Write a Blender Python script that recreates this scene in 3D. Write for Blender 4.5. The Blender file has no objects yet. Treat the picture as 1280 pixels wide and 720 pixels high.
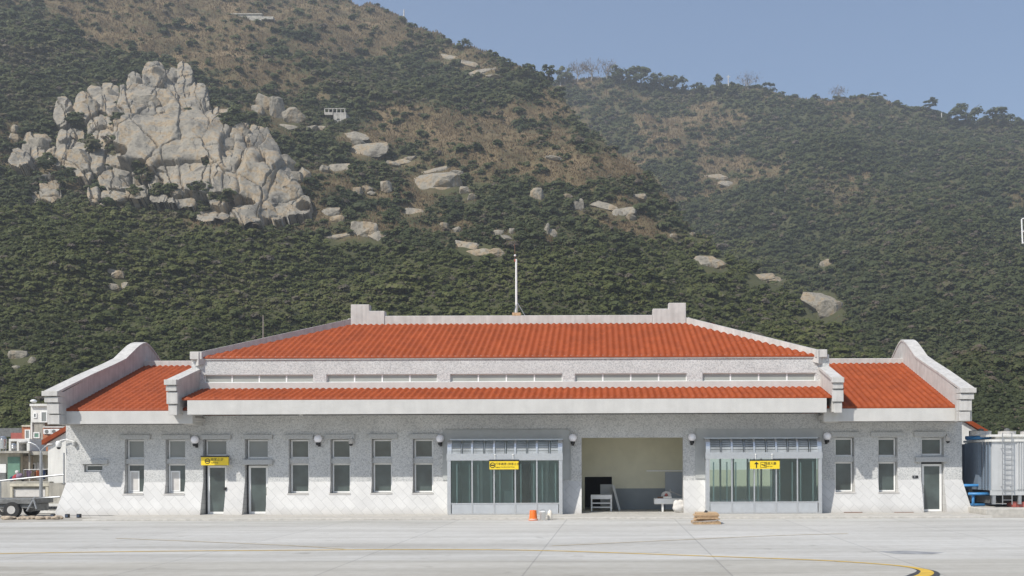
SUN_STRENGTH, SKY_STRENGTH, HAZE, EXPOSURE = 4.3, .112, .0006, 0.44
import bpy, bmesh, math, random
import numpy as np
from mathutils import Vector, Matrix, noise as mnoise

random.seed(7)
RNG = np.random.default_rng(11)
SC = bpy.context.scene
COL = SC.collection
# ---------------------------------------------------------------- measuring
F, HX, HY, H = 1244.0, 750.0, 575.0, 2.55      # focal length in photo pixels, vanishing point, eye height
ROLL = 0.0035
YW = 46.0                                      # facade plane


def un(x, y):
    dx, dy = x - HX, y - HY
    return HX + dx - ROLL * dy, HY + dy + ROLL * dx


def at(x, y, Y):
    x, y = un(x, y)
    return Vector(((x - HX) * Y / F, Y, H + (HY - y) * Y / F))


def ax(x, Y, y=HY):
    return at(x, y, Y).x


def az(y, Y, x=HX):
    return at(x, y, Y).z


# ---------------------------------------------------------------- mesh builder
class MB:
    def __init__(s):
        s.v, s.f, s.m = [], [], []

    def quad(s, pts, mi=0):
        n = len(s.v)
        s.v += [tuple(p) for p in pts]
        s.f.append(tuple(range(n, n + len(pts))))
        s.m.append(mi)
        return s

    def box(s, x0, x1, y0, y1, z0, z1, mi=0):
        if x0 > x1: x0, x1 = x1, x0
        if y0 > y1: y0, y1 = y1, y0
        if z0 > z1: z0, z1 = z1, z0
        n = len(s.v)
        s.v += [(x0, y0, z0), (x1, y0, z0), (x1, y1, z0), (x0, y1, z0), (x0, y0, z1), (x1, y0, z1), (x1, y1, z1), (x0, y1, z1)]
        for f in ((0, 3, 2, 1), (4, 5, 6, 7), (0, 1, 5, 4), (1, 2, 6, 5), (2, 3, 7, 6), (3, 0, 4, 7)):
            s.f.append(tuple(n + i for i in f)); s.m.append(mi)
        return s

    def hexa(s, lo, hi, mi=0):
        """lo, hi: four points each, same winding"""
        n = len(s.v)
        s.v += [tuple(p) for p in lo] + [tuple(p) for p in hi]
        for f in ((3, 2, 1, 0), (4, 5, 6, 7), (0, 1, 5, 4), (1, 2, 6, 5), (2, 3, 7, 6), (3, 0, 4, 7)):
            s.f.append(tuple(n + i for i in f)); s.m.append(mi)
        return s

    def prism(s, poly, d, mi=0):
        """poly: list of Vectors (planar), d: extrusion Vector"""
        n, k = len(s.v), len(poly)
        d = Vector(d)
        s.v += [tuple(p) for p in poly] + [tuple(Vector(p) + d) for p in poly]
        s.f.append(tuple(range(n + k - 1, n - 1, -1))); s.m.append(mi)
        s.f.append(tuple(range(n + k, n + 2 * k))); s.m.append(mi)
        for i in range(k):
            j = (i + 1) % k
            s.f.append((n + i, n + j, n + k + j, n + k + i)); s.m.append(mi)
        return s

    def tube(s, pts, r, n=8, mi=0, cap=True):
        pts = [Vector(p) for p in pts]
        rs = r if isinstance(r, (list, tuple)) else [r] * len(pts)
        base = len(s.v)
        for i, p in enumerate(pts):
            t = (pts[min(i + 1, len(pts) - 1)] - pts[max(i - 1, 0)]).normalized()
            up = Vector((0, 0, 1)) if abs(t.z) < .9 else Vector((0, 1, 0))
            a = t.cross(up).normalized(); b = t.cross(a)
            for k in range(n):
                q = 2 * math.pi * k / n
                s.v.append(tuple(p + (a * math.cos(q) + b * math.sin(q)) * rs[i]))
        for i in range(len(pts) - 1):
            for k in range(n):
                k2 = (k + 1) % n
                s.f.append((base + i * n + k, base + i * n + k2, base + (i + 1) * n + k2, base + (i + 1) * n + k)); s.m.append(mi)
        if cap:
            s.f.append(tuple(base + k for k in range(n))); s.m.append(mi)
            s.f.append(tuple(base + (len(pts) - 1) * n + k for k in range(n - 1, -1, -1))); s.m.append(mi)
        return s

    def lathe(s, c, prof, n=16, mi=0):
        """prof: list of (r, z)"""
        base = len(s.v)
        for r, z in prof:
            for k in range(n):
                q = 2 * math.pi * k / n
                s.v.append((c[0] + r * math.cos(q), c[1] + r * math.sin(q), c[2] + z))
        for i in range(len(prof) - 1):
            for k in range(n):
                k2 = (k + 1) % n
                s.f.append((base + i * n + k, base + i * n + k2, base + (i + 1) * n + k2, base + (i + 1) * n + k)); s.m.append(mi)
        if prof[0][0] > 1e-4:
            s.f.append(tuple(base + k for k in range(n - 1, -1, -1))); s.m.append(mi)
        if prof[-1][0] > 1e-4:
            s.f.append(tuple(base + (len(prof) - 1) * n + k for k in range(n))); s.m.append(mi)
        return s

    def ball(s, c, r, n=12, mi=0, sq=(1, 1, 1)):
        prof = [(max(r * math.sin(math.pi * i / n), 1e-5), -r * math.cos(math.pi * i / n)) for i in range(n + 1)]
        base = len(s.v)
        s.lathe((0, 0, 0), prof, n + 4, mi)
        for i in range(base, len(s.v)):
            v = s.v[i]
            s.v[i] = (c[0] + v[0] * sq[0], c[1] + v[1] * sq[1], c[2] + v[2] * sq[2])
        return s

    def build(s, name, mats, parent=None, smooth=False, bevel=0):
        me = bpy.data.meshes.new(name)
        me.from_pydata(s.v, [], s.f)
        if not isinstance(mats, (list, tuple)): mats = [mats]
        for m in mats: me.materials.append(m)
        if len(mats) > 1: me.polygons.foreach_set('material_index', s.m)
        bm = bmesh.new(); bm.from_mesh(me)
        if smooth: bmesh.ops.remove_doubles(bm, verts=bm.verts, dist=1e-5)
        bmesh.ops.recalc_face_normals(bm, faces=bm.faces)
        if bevel:
            es = [e for e in bm.edges if len(e.link_faces) == 2 and e.calc_face_angle(0) > .5]
            bmesh.ops.bevel(bm, geom=es, offset=bevel, segments=1, affect='EDGES', profile=.5, clamp_overlap=True)
        bm.to_mesh(me); bm.free()
        if smooth: me.polygons.foreach_set('use_smooth', [True] * len(me.polygons))
        return link(name, me, parent)


def link(name, data, parent=None):
    o = bpy.data.objects.new(name, data)
    COL.objects.link(o)
    if parent is not None:
        o.parent = parent
        if parent.type == 'EMPTY' and 'local' not in parent:
            o.location = -parent.location
    return o


def tag(o, label, cat, group=None):
    o['label'] = label; o['category'] = cat
    if group: o['group'] = group
    return o


def thing(name, loc, label, cat, group=None, local=False):
    o = bpy.data.objects.new(name, None); COL.objects.link(o)
    o.location = loc; o.empty_display_size = .3
    if local: o['local'] = 1
    return tag(o, label, cat, group)


def copy_tree(o, parent=None):
    c = o.copy(); COL.objects.link(c)
    c.parent = parent
    for ch in o.children: copy_tree(ch, c)
    return c


def structure(o):
    o['kind'] = 'structure'; return o


# ---------------------------------------------------------------- materials
def nodes(name):
    m = bpy.data.materials.new(name); m.use_nodes = True
    nt = m.node_tree
    return m, nt, nt.nodes['Principled BSDF'], nt.nodes, nt.links


def ramp(N, stops):
    r = N.new('ShaderNodeValToRGB')
    e = r.color_ramp.elements
    while len(e) > 1: e.remove(e[0])
    e[0].position = stops[0][0]; e[0].color = (*stops[0][1], 1)
    for p, c in stops[1:]:
        k = e.new(p); k.color = (*c, 1)
    return r


def g(v): return (v, v, v)


def plain(name, c, rough=.6, metal=0.0, var=.12, scale=3.0, bump=0.0, bscale=30.0, streak=0.0, spec=.5):
    m, nt, b, N, L = nodes(name)
    b.inputs['Roughness'].default_value = rough
    b.inputs['Metallic'].default_value = metal
    b.inputs['Specular IOR Level'].default_value = spec
    tc = N.new('ShaderNodeTexCoord')
    n1 = N.new('ShaderNodeTexNoise'); n1.inputs['Scale'].default_value = scale; n1.inputs['Detail'].default_value = 6
    L.new(tc.outputs['Object'], n1.inputs['Vector'])
    c = Vector(c)
    r = ramp(N, [(.3, tuple(c * (1 - var))), (.7, tuple(Vector([min(1, q) for q in c * (1 + var)])))])
    L.new(n1.outputs['Fac'], r.inputs['Fac'])
    out = r.outputs['Color']
    if streak:
        mp = N.new('ShaderNodeMapping'); mp.inputs['Scale'].default_value = (3.2, 3.2, .25)
        L.new(tc.outputs['Object'], mp.inputs['Vector'])
        n2 = N.new('ShaderNodeTexNoise'); n2.inputs['Scale'].default_value = 2.0; n2.inputs['Detail'].default_value = 5
        L.new(mp.outputs['Vector'], n2.inputs['Vector'])
        r2 = ramp(N, [(.35, g(1 - streak)), (.62, g(1))])
        L.new(n2.outputs['Fac'], r2.inputs['Fac'])
        mx = N.new('ShaderNodeMix'); mx.data_type = 'RGBA'; mx.blend_type = 'MULTIPLY'; mx.inputs[0].default_value = 1
        L.new(out, mx.inputs[6]); L.new(r2.outputs['Color'], mx.inputs[7]); out = mx.outputs[2]
    L.new(out, b.inputs['Base Color'])
    if bump:
        n3 = N.new('ShaderNodeTexNoise'); n3.inputs['Scale'].default_value = bscale; n3.inputs['Detail'].default_value = 4
        L.new(tc.outputs['Object'], n3.inputs['Vector'])
        bp = N.new('ShaderNodeBump'); bp.inputs['Strength'].default_value = bump; bp.inputs['Distance'].default_value = .03
        L.new(n3.outputs['Fac'], bp.inputs['Height']); L.new(bp.outputs['Normal'], b.inputs['Normal'])
    return m


def pebble_mat():
    m, nt, b, N, L = nodes('pebble_render')
    b.inputs['Roughness'].default_value = .85
    tc = N.new('ShaderNodeTexCoord')
    v = N.new('ShaderNodeTexVoronoi'); v.inputs['Scale'].default_value = 25; v.feature = 'F1'
    L.new(tc.outputs['Object'], v.inputs['Vector'])
    sp = N.new('ShaderNodeSeparateColor'); L.new(v.outputs['Color'], sp.inputs['Color'])
    r = ramp(N, [(0, (.41, .418, .412)), (.28, (.51, .515, .508)), (.5, (.59, .592, .58)), (1, (.66, .66, .64))])
    L.new(sp.outputs['Red'], r.inputs['Fac'])
    n = N.new('ShaderNodeTexNoise'); n.inputs['Scale'].default_value = .8; n.inputs['Detail'].default_value = 5
    L.new(tc.outputs['Object'], n.inputs['Vector'])
    r2 = ramp(N, [(.3, g(.86)), (.7, g(1))]); L.new(n.outputs['Fac'], r2.inputs['Fac'])
    mx = N.new('ShaderNodeMix'); mx.data_type = 'RGBA'; mx.blend_type = 'MULTIPLY'; mx.inputs[0].default_value = 1
    L.new(r.outputs['Color'], mx.inputs[6]); L.new(r2.outputs['Color'], mx.inputs[7])
    L.new(mx.outputs[2], b.inputs['Base Color'])
    bp = N.new('ShaderNodeBump'); bp.inputs['Strength'].default_value = .5; bp.inputs['Distance'].default_value = .02
    L.new(sp.outputs['Green'], bp.inputs['Height']); L.new(bp.outputs['Normal'], b.inputs['Normal'])
    return m


def diamond_mat():
    m, nt, b, N, L = nodes('diamond_tile')
    b.inputs['Roughness'].default_value = .55
    tc = N.new('ShaderNodeTexCoord')
    s = N.new('ShaderNodeSeparateXYZ'); L.new(tc.outputs['Object'], s.inputs[0])
    c = N.new('ShaderNodeCombineXYZ'); L.new(s.outputs['X'], c.inputs['X']); L.new(s.outputs['Z'], c.inputs['Y'])
    mp = N.new('ShaderNodeMapping'); mp.inputs['Rotation'].default_value = (0, 0, math.radians(45))
    L.new(c.outputs[0], mp.inputs['Vector'])
    br = N.new('ShaderNodeTexBrick'); br.inputs['Scale'].default_value = 1
    br.inputs['Brick Width'].default_value = .66; br.inputs['Row Height'].default_value = .33
    br.inputs['Mortar Size'].default_value = .012; br.inputs['Mortar Smooth'].default_value = .2
    br.inputs['Color1'].default_value = (.62, .615, .6, 1); br.inputs['Color2'].default_value = (.56, .555, .545, 1)
    br.inputs['Mortar'].default_value = (.48, .48, .47, 1); br.inputs['Bias'].default_value = -.2
    L.new(mp.outputs[0], br.inputs['Vector'])
    n = N.new('ShaderNodeTexNoise'); n.inputs['Scale'].default_value = 1.3; n.inputs['Detail'].default_value = 7
    L.new(tc.outputs['Object'], n.inputs['Vector'])
    r2 = ramp(N, [(.3, g(.88)), (.65, g(1))]); L.new(n.outputs['Fac'], r2.inputs['Fac'])
    mx = N.new('ShaderNodeMix'); mx.data_type = 'RGBA'; mx.blend_type = 'MULTIPLY'; mx.inputs[0].default_value = 1
    L.new(br.outputs['Color'], mx.inputs[6]); L.new(r2.outputs['Color'], mx.inputs[7])
    # splash dirt in the lowest decimetres
    r3 = ramp(N, [(0.1, (.82, .8, .77)), (.45, g(1))]); L.new(s.outputs['Z'], r3.inputs['Fac'])
    mx2 = N.new('ShaderNodeMix'); mx2.data_type = 'RGBA'; mx2.blend_type = 'MULTIPLY'; mx2.inputs[0].default_value = 1
    L.new(mx.outputs[2], mx2.inputs[6]); L.new(r3.outputs['Color'], mx2.inputs[7])
    L.new(mx2.outputs[2], b.inputs['Base Color'])
    bp = N.new('ShaderNodeBump'); bp.inputs['Strength'].default_value = .3; bp.inputs['Distance'].default_value = .01; bp.invert = True
    L.new(br.outputs['Fac'], bp.inputs['Height']); L.new(bp.outputs['Normal'], b.inputs['Normal'])
    return m


def rooftile_mat():
    m, nt, b, N, L = nodes('glazed_clay_tile')
    b.inputs['Roughness'].default_value = .6; b.inputs['Specular IOR Level'].default_value = .25
    tc = N.new('ShaderNodeTexCoord')
    s = N.new('ShaderNodeSeparateXYZ'); L.new(tc.outputs['Object'], s.inputs[0])
    def snap(sock, d):
        a = N.new('ShaderNodeMath'); a.operation = 'DIVIDE'; a.inputs[1].default_value = d; L.new(sock, a.inputs[0])
        f = N.new('ShaderNodeMath'); f.operation = 'FLOOR'; L.new(a.outputs[0], f.inputs[0]); return f.outputs[0]
    c = N.new('ShaderNodeCombineXYZ'); L.new(snap(s.outputs['X'], .3), c.inputs['X']); L.new(snap(s.outputs['Y'], .31), c.inputs['Y'])
    w = N.new('ShaderNodeTexWhiteNoise'); w.noise_dimensions = '2D'; L.new(c.outputs[0], w.inputs['Vector'])
    r = ramp(N, [(0, (.26, .05, .011)), (.5, (.29, .056, .012)), (1, (.32, .065, .015))]); L.new(w.outputs['Value'], r.inputs['Fac'])
    n = N.new('ShaderNodeTexNoise'); n.inputs['Scale'].default_value = .7; n.inputs['Detail'].default_value = 7
    L.new(tc.outputs['Object'], n.inputs['Vector'])
    r2 = ramp(N, [(.32, (.86, .87, .88)), (.6, g(1.0))]); L.new(n.outputs['Fac'], r2.inputs['Fac'])
    mx = N.new('ShaderNodeMix'); mx.data_type = 'RGBA'; mx.blend_type = 'MULTIPLY'; mx.inputs[0].default_value = 1
    L.new(r.outputs['Color'], mx.inputs[6]); L.new(r2.outputs['Color'], mx.inputs[7])
    L.new(mx.outputs[2], b.inputs['Base Color'])
    return m


def apron_mat():
    m, nt, b, N, L = nodes('apron_concrete')
    b.inputs['Roughness'].default_value = .8
    tc = N.new('ShaderNodeTexCoord')
    mp = N.new('ShaderNodeMapping'); mp.inputs['Rotation'].default_value = (0, 0, math.radians(.8)); mp.inputs['Location'].default_value = (2.02, 1.0, 0)
    L.new(tc.outputs['Object'], mp.inputs['Vector'])
    br = N.new('ShaderNodeTexBrick'); br.offset = 0; br.inputs['Scale'].default_value = 1
    br.inputs['Brick Width'].default_value = 4.6; br.inputs['Row Height'].default_value = 5.2
    br.inputs['Mortar Size'].default_value = .022; br.inputs['Mortar Smooth'].default_value = .1; br.inputs['Bias'].default_value = -.1
    br.inputs['Color1'].default_value = (.57, .56, .53, 1); br.inputs['Color2'].default_value = (.53, .522, .495, 1)
    br.inputs['Mortar'].default_value = (.41, .405, .39, 1)
    L.new(mp.outputs[0], br.inputs['Vector'])
    out = br.outputs['Color']
    for sc, vec, lo, p0, p1, det in ((.06, (1, 3.2, 1), .84, .35, .6, 6), (.5, (.2, 2.6, 1), .8, .28, .55, 8), (.22, (.3, 3.0, 1), .8, .3, .5, 10), (3.0, (1, 1, 1), .9, .35, .65, 8), (.9, (1, 1, 1), .72, .27, .37, 3)):
        q = N.new('ShaderNodeMapping'); q.inputs['Scale'].default_value = vec
        L.new(tc.outputs['Object'], q.inputs['Vector'])
        n = N.new('ShaderNodeTexNoise'); n.inputs['Scale'].default_value = sc; n.inputs['Detail'].default_value = det; n.inputs['Roughness'].default_value = .65
        L.new(q.outputs[0], n.inputs['Vector'])
        r = ramp(N, [(p0, (lo, lo * .99, lo * .97)), (p1, g(1))]); L.new(n.outputs['Fac'], r.inputs['Fac'])
        mx = N.new('ShaderNodeMix'); mx.data_type = 'RGBA'; mx.blend_type = 'MULTIPLY'; mx.inputs[0].default_value = 1
        L.new(out, mx.inputs[6]); L.new(r.outputs['Color'], mx.inputs[7]); out = mx.outputs[2]
    # the older, browner strip of paving nearest the viewer
    s = N.new('ShaderNodeSeparateXYZ'); L.new(tc.outputs['Object'], s.inputs[0])
    r = ramp(N, [(0, (.87, .855, .82)), (.48, (.87, .855, .82)), (.5, g(1)), (1, g(1))])
    mr = N.new('ShaderNodeMapRange'); mr.inputs['From Min'].default_value = 14; mr.inputs['From Max'].default_value = 37
    L.new(s.outputs['Y'], mr.inputs['Value']); L.new(mr.outputs[0], r.inputs['Fac'])
    mx = N.new('ShaderNodeMix'); mx.data_type = 'RGBA'; mx.blend_type = 'MULTIPLY'; mx.inputs[0].default_value = 1
    L.new(out, mx.inputs[6]); L.new(r.outputs['Color'], mx.inputs[7]); out = mx.outputs[2]
    L.new(out, b.inputs['Base Color'])
    return m


def glass_mat(name, tint, refl=1.0, rough=.02):
    m, nt, b, N, L = nodes(name)
    N.remove(b)
    o = N['Material Output']
    t = N.new('ShaderNodeBsdfTransparent'); t.inputs['Color'].default_value = (*tint, 1)
    gl = N.new('ShaderNodeBsdfGlossy'); gl.inputs['Roughness'].default_value = rough; gl.inputs['Color'].default_value = (.9, .95, .95, 1)
    fr = N.new('ShaderNodeFresnel'); fr.inputs['IOR'].default_value = 1.5
    ml = N.new('ShaderNodeMath'); ml.operation = 'MULTIPLY'; ml.inputs[1].default_value = refl; ml.use_clamp = True
    L.new(fr.outputs[0], ml.inputs[0])
    mx = N.new('ShaderNodeMixShader'); L.new(ml.outputs[0], mx.inputs[0]); L.new(t.outputs[0], mx.inputs[1]); L.new(gl.outputs[0], mx.inputs[2])
    L.new(mx.outputs[0], o.inputs['Surface'])
    return m


def leaf_mat(name, stops, rough=.65, trans=.25):
    m, nt, b, N, L = nodes(name)
    b.inputs['Roughness'].default_value = rough; b.inputs['Specular IOR Level'].default_value = .25
    a = N.new('ShaderNodeAttribute'); a.attribute_name = 'tint'
    r = ramp(N, stops); L.new(a.outputs['Fac'], r.inputs['Fac'])
    L.new(r.outputs['Color'], b.inputs['Base Color'])
    tr = N.new('ShaderNodeBsdfTranslucent'); L.new(r.outputs['Color'], tr.inputs['Color'])
    mx = N.new('ShaderNodeMixShader'); mx.inputs[0].default_value = trans
    L.new(b.outputs[0], mx.inputs[1]); L.new(tr.outputs[0], mx.inputs[2])
    L.new(mx.outputs[0], N['Material Output'].inputs['Surface'])
    return m


def rock_mat():
    m, nt, b, N, L = nodes('granite')
    b.inputs['Roughness'].default_value = .9
    tc = N.new('ShaderNodeTexCoord'); ge = N.new('ShaderNodeNewGeometry')
    mp = N.new('ShaderNodeMapping'); mp.inputs['Scale'].default_value = (.3, .3, .07); L.new(ge.outputs['Position'], mp.inputs['Vector'])
    n1 = N.new('ShaderNodeTexNoise'); n1.inputs['Scale'].default_value = 1.0; n1.inputs['Detail'].default_value = 8; n1.inputs['Roughness'].default_value = .6
    L.new(mp.outputs[0], n1.inputs['Vector'])
    r1 = ramp(N, [(.3, (.1, .088, .07)), (.4, (.215, .195, .158)), (.5, (.27, .243, .193)), (.57, (.29, .22, .135)), (.63, (.275, .243, .188)), (.74, (.32, .287, .232))])
    L.new(n1.outputs['Fac'], r1.inputs['Fac'])
    n2 = N.new('ShaderNodeTexNoise'); n2.inputs['Scale'].default_value = 1.6; n2.inputs['Detail'].default_value = 8
    L.new(ge.outputs['Position'], n2.inputs['Vector'])
    r2 = ramp(N, [(.34, g(.6)), (.5, g(1))]); L.new(n2.outputs['Fac'], r2.inputs['Fac'])
    mx = N.new('ShaderNodeMix'); mx.data_type = 'RGBA'; mx.blend_type = 'MULTIPLY'; mx.inputs[0].default_value = .8
    L.new(r1.outputs['Color'], mx.inputs[6]); L.new(r2.outputs['Color'], mx.inputs[7])
    L.new(mx.outputs[2], b.inputs['Base Color'])
    bp = N.new('ShaderNodeBump'); bp.inputs['Strength'].default_value = .6; bp.inputs['Distance'].default_value = .4
    L.new(n2.outputs['Fac'], bp.inputs['Height']); L.new(bp.outputs['Normal'], b.inputs['Normal'])
    return m


def hill_mat():
    m, nt, b, N, L = nodes('dry_hillside')
    b.inputs['Roughness'].default_value = .95; b.inputs['Specular IOR Level'].default_value = .1
    ge = N.new('ShaderNodeNewGeometry')
    n1 = N.new('ShaderNodeTexNoise'); n1.inputs['Scale'].default_value = .09; n1.inputs['Detail'].default_value = 10; n1.inputs['Roughness'].default_value = .65
    L.new(ge.outputs['Position'], n1.inputs['Vector'])
    r1 = ramp(N, [(.34, (.068, .07, .034)), (.45, (.105, .088, .048)), (.56, (.14, .108, .06)), (.7, (.18, .135, .08))])
    a = N.new('ShaderNodeAttribute'); a.attribute_name = 'veg'
    mth = N.new('ShaderNodeMath'); mth.operation = 'MULTIPLY_ADD'; mth.inputs[1].default_value = -.25; L.new(a.outputs['Fac'], mth.inputs[0]); 
    L.new(n1.outputs['Fac'], mth.inputs[2]); 
    ad = N.new('ShaderNodeMath'); ad.inputs[1].default_value = .06; L.new(mth.outputs[0], ad.inputs[0])
    L.new(ad.outputs[0], r1.inputs['Fac'])
    L.new(r1.outputs['Color'], b.inputs['Base Color'])
    return m


M = dict(
    pebble=pebble_mat(), diamond=diamond_mat(), tile=rooftile_mat(), apron=apron_mat(), rock=rock_mat(), hill=hill_mat(),
    concrete=plain('pale_concrete', (.52, .505, .48), .8, var=.1, scale=2.5, bump=.15, streak=.14),
    fascia=plain('fascia_render', (.54, .53, .505), .8, var=.06, scale=2, bump=.1, streak=.04),
    terrazzo=plain('washed_gravel', (.44, .445, .435), .85, var=.2, scale=25, bump=.2),
    plaster=plain('grey_plaster', (.43, .44, .43), .75, var=.06, scale=3),
    walk=plain('walkway_concrete', (.46, .44, .4), .85, var=.14, scale=6, streak=0, bump=.1),
    frame=plain('white_aluminium', (.8, .8, .78), .4, 0, var=.04),
    alu=plain('brushed_aluminium', (.6, .61, .62), .32, .75, var=.05, scale=8),
    alupanel=plain('grey_aluminium_panel', (.5, .52, .54), .4, .35, var=.05, scale=4),
    wglass=plain('window_glass', (.06, .08, .076), .04, var=.45, scale=1.1, spec=1.0, bump=.06, bscale=1.2),
    wglass_grey=plain('grey_green_glass', (.23, .245, .235), .12, var=.08, scale=.7, spec=.7),  # opaque pane in an even pale grey-green
    cglass=plain('clerestory_glass', (.36, .37, .34), .2, var=.12, scale=.6, spec=.7),
    glass=glass_mat('clear_glass', (.8, .9, .88), 1.8),
    cream=plain('cream_paint', (.6, .58, .45), .7, var=.05, scale=2),
    dado=plain('grey_paint', (.2, .225, .24), .6, var=.06, scale=2),
    doorgrey=plain('grey_door', (.33, .36, .4), .5, var=.04),
    black=plain('black_plastic', (.012, .012, .013), .5, var=.2),
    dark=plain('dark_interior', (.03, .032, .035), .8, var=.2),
    white=plain('white_paint', (.78, .78, .76), .5, var=.04),
    globe=plain('opal_globe', (.88, .87, .9), .25, var=.03),
    yellow=plain('yellow_sign', (.83, .6, .02), .45, var=.03),
    ink=plain('black_ink', (.02, .018, .01), .6, var=.1),
    orange=plain('orange_plastic', (.8, .17, .02), .4, var=.05),
    jug=plain('ivory_plastic', (.78, .72, .62), .4, var=.04),
    wood=plain('raw_plywood', (.48, .33, .19), .75, var=.25, scale=9, bump=.1),
    card=plain('cardboard', (.5, .36, .22), .85, var=.15, scale=7),
    steel=plain('galvanised_steel', (.38, .39, .4), .4, .6, var=.1, scale=6),
    stain=plain('stainless_steel', (.62, .62, .6), .25, .85, var=.1, scale=4),
    cladding=plain('grey_cladding', (.55, .56, .56), .5, .2, var=.06, scale=2, streak=.12),
    louvre=plain('dark_blue_louvre', (.05, .07, .11), .5, var=.15),
    canopyglass=plain('dim_canopy_glass', (.3, .32, .33), .35, var=.3, scale=1.5, spec=.5),  # dim hall behind clear canopy panes, put into an opaque grey
    hallwall=plain('hall_wall_paint', (.66, .72, .71), .7, var=.05),
    bluegrey=plain('blue_grey_sheet_and_shade', (.2, .25, .31), .5, .1, var=.08),  # terminal's shadow put into the tower end's colour; cabinet slats share it
    blue=plain('blue_pipe', (.05, .22, .48), .4, var=.08),
    red=plain('red_paint', (.38, .1, .08), .6, var=.12),
    brick=plain('orange_brick', (.42, .16, .08), .85, var=.25, scale=8, bump=.2),
    render=plain('grey_render', (.4, .38, .33), .9, var=.22, scale=1.2, bump=.2, streak=.25),
    whiterender=plain('white_render', (.72, .71, .67), .85, var=.08, scale=1.2, streak=.12),
    cremer=plain('cream_render', (.56, .52, .42), .9, var=.15, scale=1.3, streak=.2),
    green=plain('green_corrugate', (.14, .26, .19), .6, var=.15),
    tyre=plain('tyre_rubber', (.03, .03, .03), .9, var=.2),
    chassis=plain('dirty_chassis', (.17, .172, .168), .7, .2, var=.3, scale=5),
    brown=plain('brown_timber', (.16, .08, .05), .7, var=.2, scale=5),
    ruin=plain('weathered_ruin', (.42, .4, .36), .9, var=.3, scale=.8, streak=.3),
    bark=plain('bark', (.1, .08, .06), .9, var=.25, scale=4, bump=.3, bscale=8),
    palebark=plain('pale_bark', (.3, .27, .24), .9, var=.2, scale=4),
    linepaint=plain('worn_yellow_paint', (.62, .4, .05), .7, var=.18, scale=4),
    lineworn=plain('faded_yellow_paint', (.5, .42, .28), .8, var=.2, scale=3),
    lineblack=plain('black_line_paint', (.05, .05, .055), .75, var=.3, scale=4),
    ground=plain('dusty_ground', (.36, .34, .3), .95, var=.2, scale=.5, bump=.2, bscale=4),
    rubble=plain('rubble', (.4, .33, .25), .95, var=.3, scale=6, bump=.4),
    blueshirt=plain('navy_cloth', (.03, .05, .12), .9), redcloth=plain('red_cloth', (.4, .05, .06), .9),
    pinkcloth=plain('orange_cloth', (.5, .2, .1), .9), mauve=plain('mauve_cloth', (.25, .18, .25), .9), palecloth=plain('pale_cloth', (.6, .58, .55), .9),
    leaf=leaf_mat('evergreen_leaves', [(0, (.084, .1, .034)), (.3, (.113, .133, .044)), (.55, (.145, .165, .053)), (.8, (.19, .2, .066)), (.9, (.18, .165, .095)), (1, (.2, .17, .14))], .6, .52),
    shrub=leaf_mat('shrub_leaves', [(0, (.073, .09, .038)), (.4, (.102, .122, .049)), (.7, (.134, .15, .059)), (.85, (.17, .155, .083)), (1, (.18, .145, .115))], .6, .52),
    straw=leaf_mat('dry_grass_blades', [(0, (.085, .06, .031)), (.5, (.155, .108, .058)), (1, (.225, .165, .095))], .9, .3),
    twig=leaf_mat('bare_twigs', [(0, (.1, .08, .075)), (1, (.2, .17, .16))], .9, .2),
)
# ================================================================ TERMINAL
ZB = 1.59          # top of the battered, tiled base
BAT = .42          # how far the base leans out at the ground
Z0 = .1            # walkway level


def ywall(z):
    return YW if z >= ZB else YW - BAT * (ZB - z) / (ZB - 0.0)


def R(x0, y0, x1, y1, Y=YW):
    a, b = at(x0, y0, Y), at(x1, y1, Y)
    c, d = at(x0, y1, Y), at(x1, y0, Y)
    return (a.x + c.x) / 2, (b.x + d.x) / 2, (b.z + c.z) / 2, (a.z + d.z) / 2   # X0, X1, Z0, Z1


TB = thing('terminal_building', (-4.2, 46, 0), 'long white pebble rendered terminal with orange tiled roofs and curved gable ends', 'terminal building')

XL, XR = at(82.5, 570, YW).x, at(1202.5, 570, YW).x
ZMAIN, ZWING = 4.66, 4.26
XA, XB = at(240, 520, YW).x, at(1030, 520, YW).x       # wall under the main eave reaches higher

# openings -------------------------------------------------------------
WIN = [(156, 180, 549, 617.5, 573.5, 580, 148, 187, 543.5, 549.2, 'wglass_grey'),
       (207, 231.5, 549, 617.5, 573.5, 580, 202, 238, 543.5, 549.2, 'wglass_grey'),
       (361, 386, 549, 617, 573, 579.5, 356, 391, 543, 548.8, 'wglass'),
       (413, 438, 549, 617, 573, 579.5, 406, 443, 543, 548.8, 'wglass'),
       (464.5, 490, 548.8, 616.5, 572.6, 579, 459, 496, 542.6, 548.4, 'wglass'),
       (516, 541.5, 548.6, 616.5, 572.6, 579, 511, 547, 542.4, 548.2, 'wglass'),
       (1043.5, 1068, 547, 615.5, 570.5, 577.5, 1038, 1075, 540, 545.8, 'wglass'),
       (1097.5, 1122, 547, 615.5, 570.5, 577.5, 1089, 1130, 540, 545.8, 'wglass')]
DOORS = [(254, 283, 549, 570, 257.5, 282, 582, 251, 288, 543.5, 549.2, 251, 288, 574.5, 581, 1, 'wglass_grey'),
         (306, 335, 549, 573, 309, 333.5, 582, 303, 340, 543.3, 549, 302, 340, 574.5, 581, 1, 'wglass_grey'),
         (1151.5, 1180, 547, 569, 1154, 1179, 580, 1143, 1183, 539.5, 545.8, 1145, 1186, 571.2, 577.6, -1, 'wglass')]
openings = []
for w in WIN:
    openings.append(R(w[0], w[2], w[1], w[3]))
for d in DOORS:
    x0, x1, z0, z1 = R(d[0], d[2], d[1], 644); openings.append((x0, x1, Z0, z1))
small = R(105, 580.5, 128, 590); openings.append(small)
P1 = R(563, 549, 699, 644); openings.append((P1[0], P1[1], Z0, P1[3]))
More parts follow.
